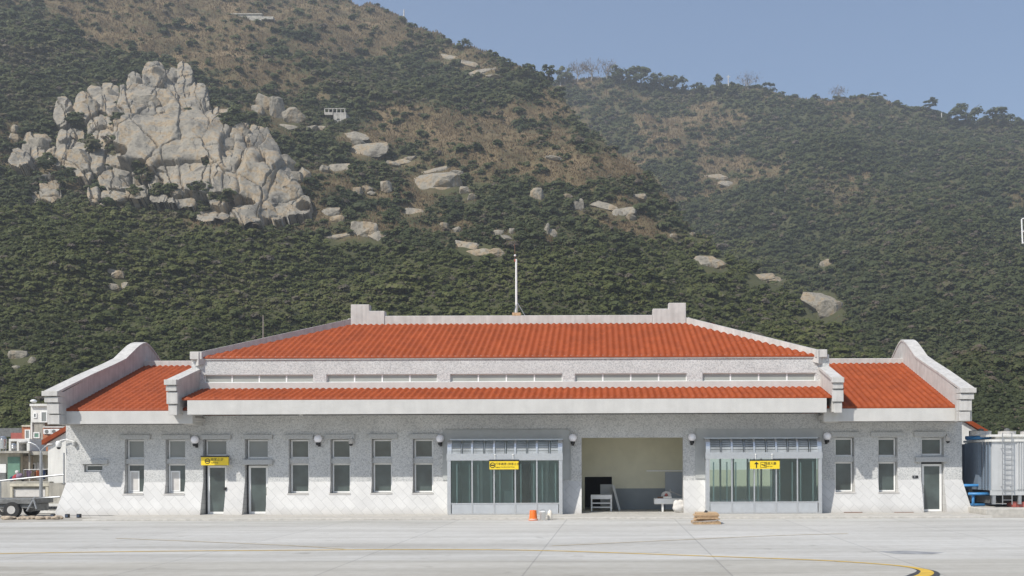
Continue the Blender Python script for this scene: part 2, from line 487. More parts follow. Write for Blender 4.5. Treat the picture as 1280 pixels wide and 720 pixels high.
BAY = R(727, 547, 854, 644); BAY = (BAY[0], BAY[1], Z0, BAY[3]); openings.append(BAY)
P2 = R(887, 547, 1024, 644); openings.append((P2[0], P2[1], Z0, P2[3]))


def wall_with_holes(zlo, zhi, x0, x1, name, mat, holes, rec=.36):
    mb = MB()
    hs = [(a, b, max(c, zlo), min(d, zhi)) for a, b, c, d in holes if d > zlo + 1e-4 and c < zhi - 1e-4 and a >= x0 - .01 and b <= x1 + .01]
    xs = sorted({x0, x1, *[h[0] for h in hs], *[h[1] for h in hs]})
    zs = sorted({zlo, zhi, *[h[2] for h in hs], *[h[3] for h in hs]})
    for i in range(len(xs) - 1):
        k0 = None
        for k in range(len(zs)):
            solid = False
            if k < len(zs) - 1:
                cx, cz = (xs[i] + xs[i + 1]) / 2, (zs[k] + zs[k + 1]) / 2
                solid = not any(h[0] < cx < h[1] and h[2] < cz < h[3] for h in hs)
            if solid and k0 is None: k0 = k
            if not solid and k0 is not None:
                a, b = zs[k0], zs[k]
                mb.quad([(xs[i], ywall(a), a), (xs[i + 1], ywall(a), a), (xs[i + 1], ywall(b), b), (xs[i], ywall(b), b)])
                k0 = None
    for a, b, c, d in hs:
        yb = YW + rec
        for x in (a, b):
            mb.quad([(x, ywall(c), c), (x, yb, c), (x, yb, d), (x, ywall(d), d)])
        if c > zlo + 1e-4: mb.quad([(a, ywall(c), c), (b, ywall(c), c), (b, yb, c), (a, yb, c)])
        if d < zhi - 1e-4: mb.quad([(a, ywall(d), d), (b, ywall(d), d), (b, yb, d), (a, yb, d)])
    return mb.build(name, mat, TB)


wall_with_holes(ZB, ZWING, XL, XR, 'pebble_wall', M['pebble'], openings)
MB().quad([(XA, YW, ZWING), (XB, YW, ZWING), (XB, YW, ZMAIN), (XA, YW, ZMAIN)]).build('pebble_wall', M['pebble'], TB)
wall_with_holes(0, ZB, XL, XR, 'battered_base', M['diamond'], openings)
for sx, X in ((-1, XL), (1, XR)):
    MB().quad([(X, YW, ZB), (X, 58.8, ZB), (X, 58.8, ZWING), (X, YW, ZWING)]).build('side_wall', M['pebble'], TB)
    b = BAT * .85
    MB().quad([(X, YW, ZB), (X, 58.8, ZB), (X + sx * b, 59.1, 0), (X + sx * b, YW - BAT, 0)]) \
        .quad([(X, YW, ZB), (X + sx * b, YW - BAT, 0), (X, YW - BAT, 0)]).build('side_base', M['diamond'], TB)
MB().quad([(XL, 58.8, 0), (ax(884, 58.8), 58.8, 0), (ax(884, 58.8), 58.8, 4.3), (XL, 58.8, 4.3)]) \
    .quad([(ax(965, 58.8), 58.8, 0), (XR, 58.8, 0), (XR, 58.8, 4.3), (ax(965, 58.8), 58.8, 4.3)]) \
    .quad([(ax(884, 58.8), 58.8, 2.6), (ax(965, 58.8), 58.8, 2.6), (ax(965, 58.8), 58.8, 4.3), (ax(884, 58.8), 58.8, 4.3)]) \
    .build('rear_wall', M['pebble'], TB)

# windows, doors, lintels ------------------------------------------------


def frame_ring(mb, x0, x1, z0, z1, y, t=.07, d=.07):
    mb.box(x0, x0 + t, y, y + d, z0, z1).box(x1 - t, x1, y, y + d, z0, z1)
    mb.box(x0 + t, x1 - t, y, y + d, z1 - t, z1).box(x0 + t, x1 - t, y, y + d, z0, z0 + t)
    return mb


def window(x0, x1, z0, z1, y, glass, t=.07):
    f = frame_ring(MB(), x0, x1, z0, z1, y, t).build('window', M['frame'], TB)
    MB().box(x0 + t - .01, x1 - t + .01, y + .03, y + .05, z0 + t - .01, z1 - t + .01).build('pane', M[glass], f)
    return f


def slab(name, px0, px1, py0, py1, proud, mat):
    a = R(px0, py0, px1, py1, YW - proud)
    return MB().box(a[0], a[1], YW - proud, YW + .05, a[2], a[3]).build(name, mat, TB, bevel=.012)


for k, w in enumerate(WIN):
    x0, x1, z0, z1 = R(w[0], w[2], w[1], w[3])
    zu = R(w[0], w[2], w[1], w[4])[2]; zl = R(w[0], w[5], w[1], w[3])[3]
    window(x0 + .03, x1 - .03, zu, z1 - .02, YW + .26, w[10])
    f = window(x0 + .03, x1 - .03, z0 + .03, zl, YW + .26, 'wglass')
    if k < 2:
        sw = x0 + (x1 - x0) * .62
        sa = frame_ring(MB(), x0 + .11, sw, z0 + .11, zl - .32, YW + .27, .06, .012).build('sash', M['frame'], f)
        MB().box(x0 + .17, sw - .06, YW + .276, YW + .28, z0 + .17, zl - .38).build('blind', M['palecloth'], f)
    MB().box(x0 + .002, x1 - .002, YW + .1, YW + .3, zu + .002, zl - .002).build('spandrel', M['terrazzo'], TB)
    MB().box(x0 - .03, x1 + .03, ywall(z0) - .03, YW + .3, z0 - .05, z0 + .02).build('sill', M['concrete'], TB)
    slab('lintel', w[6], w[7], w[8], w[9], .13, M['terrazzo'])
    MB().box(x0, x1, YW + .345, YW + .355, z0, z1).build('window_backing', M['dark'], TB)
window(small[0] + .02, small[1] - .02, small[2] + .02, small[3] - .02, YW + .16, 'wglass', .06)
slab('lintel', 101, 134, 574.5, 580.3, .13, M['terrazzo'])
for d in DOORS:
    x0, x1, z0, z1 = R(d[0], d[2], d[1], 644)
    zu = R(d[0], d[2], d[1], d[3])[2]
    window(x0 + .05, x1 - .02, zu, z1 - .02, YW + .26, d[16])
    dx0, dx1, _, dz1 = R(d[4], d[6], d[5], 644)
    f = frame_ring(MB(), dx0, dx1, Z0 + .01, dz1, YW + .2, .1, .08).build('door', M['frame'], TB)
    MB().box(dx0 + .09, dx1 - .09, YW + .23, YW + .25, Z0 + .1, dz1 - .09).build('pane', M['wglass'], f)
    hx = dx1 - .05 if d[15] > 0 else dx0 + .05
    MB().tube([(hx, YW + .2, .95), (hx, YW + .1, .98), (hx, YW + .1, 1.32), (hx, YW + .2, 1.35)], .018, 6).build('handle', M['stain'], f)
    slab('lintel', d[7], d[8], d[9], d[10], .13, M['terrazzo'])
    slab('lintel', d[11], d[12], d[13], d[14], .16, M['terrazzo'])
    zz = R(d[0], d[13], d[1], d[14])
    MB().box(x0 + .002, x1 - .002, YW + .06, YW + .34, zz[2], zu - .002).build('spandrel', M['terrazzo'], TB)
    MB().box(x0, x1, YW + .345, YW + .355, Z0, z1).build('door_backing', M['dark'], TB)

# smooth plaster surrounds of the two glazed porches and the bay piers
for a, b, c, d in ((553.5, 714, 537.5, 600), (869, 1028, 536, 598)):
    x0, x1, z0, z1 = R(a, c, b, d)
    pz = P1 if a < 600 else P2
    MB().box(x0, x1, YW - .035, YW + .02, pz[3] + .002, z1).box(x0, pz[0] - .002, YW - .035, YW + .02, z0, pz[3] + .002) \
        .box(pz[1] + .002, x1, YW - .035, YW + .02, z0, pz[3] + .002).build('porch_surround', M['plaster'], TB)

# glazed porches -----------------------------------------------------------
PD = .95                                        # how far a porch stands out
YP = YW - PD


def porch(xo0, xo1, mull, ytop, yh0, yh1, yk):
    x0, x1 = ax(xo0, YP, 600), ax(xo1, YP, 600)
    zh1, zh0, zk, zt = az(yh0, YP, 750 if xo0 > 700 else 630), az(yh1, YP, 750 if xo0 > 700 else 630), az(yk, YP, 750 if xo0 > 700 else 630), az(ytop, YP, (xo0 + xo1) / 2) - .02
    off = 0
    xm = [ax(q, YP, 600) for q in mull]
    mb = MB()
    ix0, ix1 = x0 + .16, x1 - .16
    for a, b in ((x0, ix0), (ix1, x1)):
        mb.box(a, b, YP, YP + .16, Z0, zh0)
    mb.box(x0 - .02, x1 + .02, YP - .03, YP + .14, zh0, zh1)                 # header
    for q in xm: mb.box(q - .03, q + .03, YP + .03, YP + .11, Z0, zh0)       # mullions
    mb.box(ix0, ix1, YP + .035, YP + .1, zk - .03, zk + .03)
    mb.box(ix0, ix1, YP + .035, YP + .1, Z0, Z0 + .05)
    for X in (x0 + .02, x1 - .08):                                           # returns to the wall
        mb.box(X, X + .06, YP + .16, YW - .04, zh0, zh0 + .1)
        mb.box(X, X + .06, YP + .16, YW - .04, zk - .03, zk + .03)
        mb.box(X, X + .06, YP + .5, YP + .56, Z0, zh0)
    # curved ribs of the glass canopy
    arc = []
    for i in range(9):
        q = i / 8 * math.pi / 2
        arc.append((YW - .04 - (PD - .06) * max(0, math.cos(q)) ** .28, zh1 + (zt - zh1) * math.sin(q) ** .9))
    ribs = sorted([x0 + .1] + xm + [x1 - .1] + [(a + b) / 2 + .05 for a, b in zip([x0 + .1] + xm, xm + [x1 - .1])])
    for i, q in enumerate(ribs):
        w = .1 if i in (0, len(ribs) - 1) else .045 if q in xm or q < xm[0] - 9 else .012
        for (ya, za), (yb, zb) in zip(arc[:-1], arc[1:]):
            mb.hexa([(q - w, ya, za), (q + w, ya, za), (q + w, ya + .06, za - .02), (q - w, ya + .06, za - .02)],
                    [(q - w, yb, zb), (q + w, yb, zb), (q + w, yb + .05, zb - .05), (q - w, yb + .05, zb - .05)])
    mb.box(x0, x1, YW - .1, YW - .037, zt - .03, zt + .05)
    o = mb.build('glazed_porch', M['alu'], TB)
    edges = [ix0] + xm + [ix1]
    for a, b in zip(edges[:-1], edges[1:]):
        MB().box(a + .03, b - .03, YP + .06, YP + .075, zk + .03, zh0 - .005).build('pane', M['glass'], o)
        MB().box(a + .032, b - .032, YP + .045, YP + .09, Z0 + .052, zk - .032).build('kick_panel', M['alupanel'], o)
    for a, b in zip(ribs[:-1], ribs[1:]):
        cp = MB()
        for (ya, za), (yb, zb) in zip(arc[:-1], arc[1:]):
            cp.quad([(a + .05, ya + .03, za - .01), (b - .05, ya + .03, za - .01), (b - .05, yb + .03, zb - .03), (a + .05, yb + .03, zb - .03)])
        cp.build('canopy_pane', M['canopyglass'], o, smooth=True)
    for X in (x0 + .05, x1 - .05):
        MB().quad([(X, YP + .16, Z0), (X, YW - .04, Z0), (X, YW - .04, zh0), (X, YP + .16, zh0)]).build('side_pane', M['glass'], o)
    # sliding leaf edges seen through the glass
    sl = MB()
    for a, b in zip(edges[:-1], edges[1:]):
        for t in (.2, .8):
            X = a + (b - a) * t
            sl.box(X, X + .055, YP + .4, YP + .45, Z0 + .02, zh0 - .15)
    sl.build('sliding_leaf_frame', M['frame'], o)
    return o, x0, x1, zh0, zh1


porch(559, 703, (590, 617.5, 644, 671), 549, 567, 575.5, 629.5)
porch(882.5, 1027.5, (915, 943, 970.5, 997), 547, 566, 574, 628.5)

# rooms behind the glass and the open bay ---------------------------------


def room(x0, x1, y0, y1, z1, walls, name='room_wall', back=True):
    mb = MB()
    mb.quad([(x0, y0, Z0), (x0, y1, Z0), (x0, y1, z1), (x0, y0, z1)]).quad([(x1, y0, Z0), (x1, y1, Z0), (x1, y1, z1), (x1, y0, z1)])
    mb.quad([(x0, y0, z1), (x1, y0, z1), (x1, y1, z1), (x0, y1, z1)])
    if back: mb.quad([(x0, y1, Z0), (x1, y1, Z0), (x1, y1, z1), (x0, y1, z1)])
    return mb.build(name, walls, TB)


room(P1[0] - .1, P1[1] + .1, YW + .37, YW + 4.5, 3.55, M['hallwall'], 'hall_wall')
room(P2[0] - .1, P2[1] + .1, YW + .37, 58.7, 3.6, M['hallwall'], 'hall_wall', False)
xa, xb = ax(884, 58.7), ax(965, 58.7)
MB().quad([(xb, 58.7, Z0), (P2[1] + .1, 58.7, Z0), (P2[1] + .1, 58.7, 3.6), (xb, 58.7, 3.6)]).quad([(xa, 58.7, 2.6), (xb, 58.7, 2.6), (xb, 58.7, 3.6), (xa, 58.7, 3.6)]) \
    .quad([(P2[0] - .1, 58.7, Z0), (xa, 58.7, Z0), (xa, 58.7, 3.6), (P2[0] - .1, 58.7, 3.6)]).build('hall_wall', M['hallwall'], TB)
mb = MB()
for t in (.2, .4, .62, .83): mb.box(xa + (xb - xa) * t - .05, xa + (xb - xa) * t + .05, 58.6, 58.75, Z0, 2.6)
mb.build('rear_mullion', M['alu'], TB)
MB().box(ax(641, 50.4), ax(663, 50.4), 50.42, 50.46, Z0, 2.5).build('hall_dark_panel', M['dark'], TB)  # dark sheet added to deepen the dim back of the hall
mb = MB()
for q in (600, 682): mb.box(ax(q, 48.5), ax(q, 48.5) + .12, 48.5, 48.62, Z0, 3.5)
mb.build('hall_post', M['frame'], TB)
# counter inside the first hall
c = R(630, 615, 642, 629, 49); MB().box(c[0], c[1], 49, 49.6, .1, 1.05).build('counter', M['white'], TB, bevel=.02)
# bay
YB = 49.2
bx0, bx1 = BAY[0] - .25, BAY[1] + .25
bz = 3.75
dz = az(610.5, YB, 780)
dd = R(731, 596, 765, 641.5, YB)
dg = R(831.5, 590, 856, 641, YB)
mb = MB()
mb.quad([(bx0, YW + .37, Z0), (bx0, YB, Z0), (bx0, YB, bz), (bx0, YW + .37, bz)]).quad([(bx1, YW + .37, Z0), (bx1, YB, Z0), (bx1, YB, bz), (bx1, YW + .37, bz)])
mb.quad([(bx0, YW + .37, bz), (bx1, YW + .37, bz), (bx1, YB, bz), (bx0, YB, bz)])
mb.quad([(bx0, YB, Z0), (dd[0], YB, Z0), (dd[0], YB, bz), (bx0, YB, bz)]).quad([(dd[0], YB, dd[3]), (dd[1], YB, dd[3]), (dd[1], YB, bz), (dd[0], YB, bz)])
mb.quad([(dd[1], YB, dz), (bx1, YB, dz), (bx1, YB, bz), (dd[1], YB, bz)])
mb.quad([(bx0, YW + .365, Z0), (BAY[0], YW + .365, Z0), (BAY[0], YW + .365, bz), (bx0, YW + .365, bz)]).quad([(BAY[1], YW + .365, Z0), (bx1, YW + .365, Z0), (bx1, YW + .365, bz), (BAY[1], YW + .365, bz)])
mb.build('bay_wall', M['cream'], TB)
MB().quad([(dd[1], YB - .005, Z0), (bx1, YB - .005, Z0), (bx1, YB - .005, dz), (dd[1], YB - .005, dz)]).build('bay_dado', M['dado'], TB)
MB().box(dg[0], dg[1], YB - .06, YB - .012, Z0, dg[3]).build('bay_door', M['doorgrey'], TB)
MB().box(ax(808, YB), ax(856, YB), YB - .08, YB - .02, dg[3] + .03, dg[3] + .09).build('door_track', M['white'], TB)
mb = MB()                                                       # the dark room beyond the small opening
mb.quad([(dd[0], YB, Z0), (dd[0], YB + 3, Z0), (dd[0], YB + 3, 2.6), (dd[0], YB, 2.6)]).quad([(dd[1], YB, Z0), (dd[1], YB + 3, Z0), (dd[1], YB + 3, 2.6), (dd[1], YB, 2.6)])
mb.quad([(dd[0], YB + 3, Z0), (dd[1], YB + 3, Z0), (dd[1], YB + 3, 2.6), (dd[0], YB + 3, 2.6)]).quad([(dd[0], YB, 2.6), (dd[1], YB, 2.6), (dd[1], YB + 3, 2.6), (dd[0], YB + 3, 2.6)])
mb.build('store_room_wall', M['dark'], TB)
MB().quad([(XL + .2, YW - BAT, Z0 - .006), (XR - .2, YW - BAT, Z0 - .006), (XR - .2, 58.7, Z0 - .006), (XL + .2, 58.7, Z0 - .006)]).build('floor_slab', M['walk'], TB)

# roofs ------------------------------------------------------------------


def tile_sheet(name, ye, ze, yt, zt, xl0, xl1, xr0, xr1, parent, per=.3, course=.34, back=False):
    """wavy courses from the eave (ye, ze) to the top (yt, zt); left edge runs xl0 -> xl1, right edge xr0 -> xr1"""
    xm, xM = min(xl0, xl1), max(xr0, xr1)
    nseg = 6 if not back else 2
    nx = int((xM - xm) / per * nseg) + 1
    xs = xm + np.arange(nx + 1) * per / nseg
    length = math.hypot(yt - ye, zt - ze)
    nc = max(2, int(round(length / course))) if not back else 2
    vs = []
    rows = []
    for c in range(nc):
        rows += [(c / nc, .03), ((c + .98) / nc, 0.0)]
    ph = np.cos(2 * math.pi * xs / per)
    wav = .034 * np.sign(ph) * np.abs(ph) ** .8 + .03
    V = []
    for v, lift in rows:
        y = ye + (yt - ye) * v; z = ze + (zt - ze) * v
        V.append(np.stack([xs, np.full_like(xs, y), z + wav + lift], 1))
    y0row = np.stack([xs, np.full_like(xs, ye), np.full_like(xs, ze - .05)], 1)
    V = [y0row] + V
    V = np.concatenate(V)
    n = nx + 1
    fs = []
    vv = [0] + [r[0] for r in rows]
    for r in range(len(vv) - 1):
        va = (vv[r] + vv[r + 1]) / 2
        l = xl0 + (xl1 - xl0) * va; rr = xr0 + (xr1 - xr0) * va
        cx = (xs[:-1] + xs[1:]) / 2
        idx = np.nonzero((cx > l) & (cx < rr))[0]
        a = r * n + idx
        fs.append(np.stack([a, a + 1, a + n + 1, a + n], 1))
    fs = np.concatenate(fs)
    me = bpy.data.meshes.new(name)
    me.from_pydata(V.tolist(), [], fs.tolist())
    me.materials.append(M['tile'])
    bm = bmesh.new(); bm.from_mesh(me)
    bmesh.ops.delete(bm, geom=[v for v in bm.verts if not v.link_faces], context='VERTS')
    bm.to_mesh(me); bm.free()
    if not back: me.polygons.foreach_set('use_smooth', [True] * len(me.polygons))
    return link(name, me, parent)


YR = 52.5
YM, YG = 44.1, 44.6                  # fronts of main and wing fascias
YC = 46.5                            # clerestory wall
xw0, xw1 = -23.93, 15.93             # inner faces of the gable parapets
zwe = az(513, YG, 150) + .0
zwr = az(457, YR, 212)
# wing roofs
xmL, xmR = ax(225, YM, 500), ax(1040, YM, 500)
for a, b in ((xw0 - .1, xmL + .45), (xmR - .3, xw1 + .1)):
    tile_sheet('wing_roof', YG + .03, zwe + .03, YR, zwr, a, a, b, b, TB)
    tile_sheet('wing_roof_rear', 60.4, zwe, YR, zwr, a, a, b, b, TB, back=True)
    MB().box(a, b, YR - .2, YR + .25, zwr - .3, zwr + .24).build('ridge_beam', M['concrete'], TB, bevel=.02)
# wing fascias with soffit
zw0, zw1 = az(530, YG, 150), zwe - .03
for a, b in ((xw0, xmL + .35), (ax(1030, YG, 520), xw1)):
    MB().box(a, b, YG, YG + .28, zw0, zw1).box(a, b, YG + .28, YW + .1, zw0 + .12, zw0 + .3).build('wing_fascia', M['fascia'], TB, bevel=.012)
# bracket blocks under the main eave ends
for a, b in ((ax(226, YG, 520), ax(247, YW - .6, 520)), (ax(1029, YW - .6, 520), ax(1050, YG, 520))):
    MB().box(a, b, YG + .32, YW + .05, zw0 - .03, zw0 + .5).build('eave_bracket', M['fascia'], TB, bevel=.015)
# main lower roof
zm0, zm1 = az(517, YM, 640), az(498.5, YM, 640)
xf0, xf1 = ax(234, YM, 510), ax(1033.5, YM, 510)
MB().box(xf0, xf1, YM, YM + .3, zm0, zm1 - .02).box(xf0, xf1, YM + .3, YW + .2, zm0 + .1, zm0 + .3).build('main_fascia', M['fascia'], TB, bevel=.012)
zl1 = az(485.3, YC, 640)
tile_sheet('lower_roof', YM + .04, zm1 + .04, YC, zl1, xf0 - .25, xf0 - .25, xf1 + .25, xf1 + .25, TB)
# end blocks of the lower roof: stepped corbel and sloping parapet
zb_t0, zb_t1 = az(475, YM, 216), az(461.5, YC, 240)
for s, (a, b) in ((-1, (ax(210.5, YM, 490), ax(222.5, YM, 490))), (1, (ax(1040.2, YM, 490), ax(1052, YM, 490)))):
    mb = MB()
    yb = YC + .6
    mb.prism([(a, YM - .02, zm0 + .02), (a, YM - .02, zb_t0), (a, yb, zb_t1 + .15), (a, yb, zm0 + .02)], (b - a, 0, 0))
    o = mb.build('end_parapet', M['concrete'], TB, bevel=.012)
    H0 = zb_t0 - zm0
    MB().box(a - .07, b + .05, YM - .3, YM - .021, zb_t0 - .24, zb_t0 + .0).build('corbel', M['concrete'], o, bevel=.012)
    MB().box(a - .02, b + .03, YM - .22, YM - .021, zb_t0 - .5, zb_t0 - .26).build('corbel', M['concrete'], o, bevel=.012)
    MB().box(a - .02, b + .05, YM - .16, YM - .021, zb_t0 - 1.07, zb_t0 - .54).build('corbel', M['concrete'], o, bevel=.012)
    MB().box(a + .06, b + .0, YM - .1, YM - .021, zm0 - .02, zb_t0 - 1.1).build('corbel', M['concrete'], o, bevel=.012)
    MB().prism([(a - .07, YM - .02, zb_t0 - .1), (a - .07, YM - .02, zb_t0 + .03), (a - .07, yb, zb_t1 + .18), (a - .07, yb, zb_t1 + .05)], (b - a + .12, 0, 0)).build('coping', M['concrete'], o)
# clerestory
xc0, xc1 = ax(239.5, YC, 450), ax(1036.5, YC, 450)
zce = az(447, YC, 640)
cl = []
for a, b in ((255, 391.5), (408, 546.5), (562.5, 703), (718.5, 858.5), (878, 1019.5)):
    k = (a + b) / 2
    cl.append((ax(a, YC, 470), ax(b, YC, 470), az(475.8, YC, k), az(468.3, YC, k)))
zs0 = min(q[2] for q in cl) - .01; zs1 = max(q[3] for q in cl)
mb = MB()
xs = [xc0] + [q for c_ in cl for q in c_[:2]] + [xc1]
for i in range(0, len(xs), 2):
    mb.quad([(xs[i], YC, zs0), (xs[i + 1], YC, zs0), (xs[i + 1], YC, zs1), (xs[i], YC, zs1)])
mb.quad([(xc0, YC, zs1), (xc1, YC, zs1), (xc1, YC, zce + .1), (xc0, YC, zce + .1)])
for a, b, _, _ in cl:
    mb.quad([(a, YC, zs1), (b, YC, zs1), (b, YC + .2, zs1), (a, YC + .2, zs1)])
    for X in (a, b): mb.quad([(X, YC, zs0), (X, YC + .2, zs0), (X, YC + .2, zs1), (X, YC, zs1)])
for X in (xc0, xc1): mb.quad([(X, YC, 5), (X, 58.5, 5), (X, 58.5, zce + .1), (X, YC, zce + .1)])
mb.quad([(xc0, 58.5, 4), (xc1, 58.5, 4), (xc1, 58.5, zce), (xc0, 58.5, zce)])
mb.build('clerestory_wall', M['pebble'], TB)
MB().box(xc0 + .3, xc1 - .3, YC - .06, YC + .2, zl1 - .25, zs0).build('clerestory_sill', M['fascia'], TB, bevel=.01)
for a, b, _, _ in cl:
    f = MB()
    frame_ring(f, a, b, zs0, zs1, YC + .1, .035, .06)
    for i in (1, 2, 3): f.box(a + (b - a) * i / 4 - .035, a + (b - a) * i / 4 + .035, YC + .1, YC + .16, zs0 + .035, zs1 - .035)
    fo = f.build('clerestory_window', M['frame'], TB)
    for i in range(4):
        MB().box(a + (b - a) * i / 4 + .03, a + (b - a) * (i + 1) / 4 - .03, YC + .12, YC + .14, zs0 + .03, zs1 - .03).build('pane', M['cglass'], fo)
# upper hipped roof
YU = YC - .07
xe0, xe1 = ax(246, YU, 446), ax(1026, YU, 446)
xr0, xr1 = ax(440, YR, 405), ax(858, YR, 405)
zu0, zu1 = az(446.5, YU, 640), az(404.5, YR, 640)
tile_sheet('upper_roof', YU, zu0 + .03, YR, zu1, xe0, xr0, xe1, xr1, TB)
tile_sheet('upper_roof_rear', 58.8, zu0, YR, zu1, xe0, xr0, xe1, xr1, TB, back=True)
for xe, xr in ((xe0, xr0), (xe1, xr1)):
    MB().quad([(xe, YU, zu0), (xe, 58.8, zu0), (xr, YR, zu1)]).build('hip_end', M['tile'], TB)
MB().box(xe0 + .1, xe1 - .1, YU + .02, YC + .1, zu0 - .08, zu0 - .02).build('eave_board', M['concrete'], TB)
# ridge wall with stepped ends
zr = az(395, YR, 640)
for nm, a, b, t in (('ridge_wall', 482, 815.5, zr), ):
    MB().box(ax(a, YR, 400), ax(b, YR, 400), YR - .22, YR + .22, zu1 - .35, t).build(nm, M['concrete'], TB, bevel=.02)
for steps in (((440, 463, 381.5), (463, 482, 389.5)), ((835.2, 857, 379.5), (815.5, 835.2, 386.7))):
    (a, b, t), (a2, b2, t2) = steps
    mb = MB()
    X = sorted((ax(a, YR, 390), ax(b, YR, 390))); X2 = sorted((ax(a2, YR, 390), ax(b2, YR, 390)))
    z1 = az(t, YR, (a + b) / 2); z2 = az(t2, YR, (a2 + b2) / 2)
    zbm = zu1 - .35
    if a < 640: poly = [(X[0], zbm), (X2[1], zbm), (X2[1], z2), (X[1], z2), (X[1], z1), (X[0], z1)]
    else: poly = [(X2[0], zbm), (X[1], zbm), (X[1], z1), (X[0], z1), (X[0], z2), (X2[0], z2)]
    mb.prism([(p, YR - .26, q) for p, q in poly], (0, .52, 0)).build('ridge_step', M['concrete'], TB, bevel=.02)
# hip parapets
for s, xe, xr in ((-1, xe0, xr0), (1, xe1, xr1)):
    for rear in (0, 1):
        A = Vector((xe - s * .02, YU - .05, zu0)); B = Vector((xr, YR, zu1))
        if rear: A = Vector((xe, 58.9, zu0))
        d = (B - A); d.z = 0; nrm = Vector((-d.y, d.x, 0)).normalized() * .17
        up0, up1 = Vector((0, 0, .26)), Vector((0, 0, .3))
        dn = Vector((0, 0, -.35))
        MB().hexa([A - nrm + dn, A + nrm + dn, A + nrm + up0, A - nrm + up0], [B - nrm + dn, B + nrm + dn, B + nrm + up1, B - nrm + up1]).build('hip_parapet', M['concrete'], TB)
    MB().box(xe - .28, xe + .28, YU - .12, YU + .5, zce - .05, zu0 + .3).build('hip_end_block', M['concrete'], TB, bevel=.015)
# gable parapets
PROF = [(71.8, 488.8), (113.9, 468), (143, 455), (157, 448), (165.5, 439.5), (170, 435), (174, 431.5), (178.5, 428.8), (182.7, 427.8)]
pts = []
for px, py in PROF:
    x, y = un(px, py)
    Y = F * 23.93 / (750 - x)
    pts.append((Y, H + (HY - y) * Y / F))
pts[-1] = (YR, pts[-1][1])
pts = pts + [(2 * YR - y, z) for y, z in pts[-2::-1]]
zbot = zw0 - .02
for s, xi, xo in ((-1, xw0, xw0 - .58), (1, xw1, xw1 + .58)):
    yf = pts[0][0] + .25
    poly = [(xo, yf, zbot), *[(xo, max(y, yf) if i < len(pts) // 2 else min(y, 2 * YR - yf), z - .1) for i, (y, z) in enumerate(pts)], (xo, 2 * YR - yf, zbot)]
    o = MB().prism(poly, (xi - xo, 0, 0)).build('gable_parapet', M['concrete'], TB)
    cp = MB()
    a, b = (xi - .62, xi + .03) if s < 0 else (xi - .03, xi + .62)
    for (ya, za), (yb, zb) in zip(pts[:-1], pts[1:]):
        cp.hexa([(a, ya, za - .1), (b, ya, za - .1), (b, ya, za), (a, ya, za)], [(a, yb, zb - .1), (b, yb, zb - .1), (b, yb, zb), (a, yb, zb)])
    cp.build('coping', M['concrete'], o)
    y0 = pts[0][0]; zt = pts[0][1]
    lo = sorted((xi, xo))
    hs = [(zt - .22, zt + .0, .1, .05, 0), (zt - .5, zt - .25, .02, .12, .02), (zt - 1.0, zt - .54, -.06, .18, .0), (zbot, zt - 1.04, -.12, .22, -.02)]
    for z0, z1, ex, dy, _ in hs:
        xx = (lo[0] - ex, lo[1] + .02) if s < 0 else (lo[0] - .02, lo[1] + ex)
        MB().box(xx[0], xx[1], y0 - .1 + dy, yf + .3, z0, z1).build('corbel', M['concrete'], o, bevel=.012)
# low brown vents and a small plate on the base
for a, b in ((1055, 1078), (1118, 1142)):
    r = R(a, 641.5, b, 643.8, YW - BAT - .02)
    MB().box(r[0], r[1], YW - BAT - .03, YW - BAT + .1, r[2], r[3] + .05).build('base_vent', M['brown'], TB)
r = R(1140.5, 594.5, 1147.5, 597.6)
pl = MB().box(r[0], r[1], YW - .03, YW + .01, r[2], r[3]).build('plate', M['black'], TB)
MB().box(r[0] + .05, (r[0] + r[1]) / 2, YW - .036, YW - .031, r[2] + .03, r[3] - .03).build('plate_face', M['steel'], pl)
r = R(281, 609, 284, 613); MB().box(r[0], r[1], ywall(1.2) - .05, YW, r[2], r[3]).build('door_bell', M['black'], TB)
# conduit above the first porch, down its right side
mb = MB(); y = YW - .06
mb.tube([at(556, 537, y), at(711, 536.6, y), at(713, 540, y), at(713, 599, y)], .018, 6)
mb.build('conduit', M['plaster'], TB)

# ================================================================ things on the facade


def wall_lamp(px, py, label, first=[None]):
    p = at(px, py, YW - .22)
    if first[0] is None:
        t = thing('wall_lamp', (0, 0, 0), label, 'wall lamp', 'round globe lamps along the facade', True)
        MB().ball((0, 0, 0), .185, 14).build('globe', M['globe'], t, smooth=True)
        MB().lathe((0, 0, 0), [(.075, -.17), (.1, -.19), (.1, -.25), (.07, -.3)], 12).tube([(0, 0, -.26), (0, .12, -.3), (0, .215, -.26)], .03, 6).box(-.06, .06, .2, .222, -.36, -.16).build('bracket', M['black'], t)
        first[0] = t
    else:
        t = copy_tree(first[0]); t['label'] = label
    t.location = p


wall_lamp(243.5, 549.8, 'white globe lamp just left of the yellow sign over the first glass door')
wall_lamp(397.5, 548.4, 'white globe lamp between two narrow windows, with a security camera near its right')
wall_lamp(550, 548.2, 'white globe lamp at the upper left corner of the first glazed porch')
wall_lamp(716, 547.2, 'white globe lamp on the pier between first glazed porch and open bay')
wall_lamp(865, 546.5, 'white globe lamp on the pier between open bay and second glazed porch')
wall_lamp(1034, 545.2, 'white globe lamp at the upper right corner of the second glazed porch')

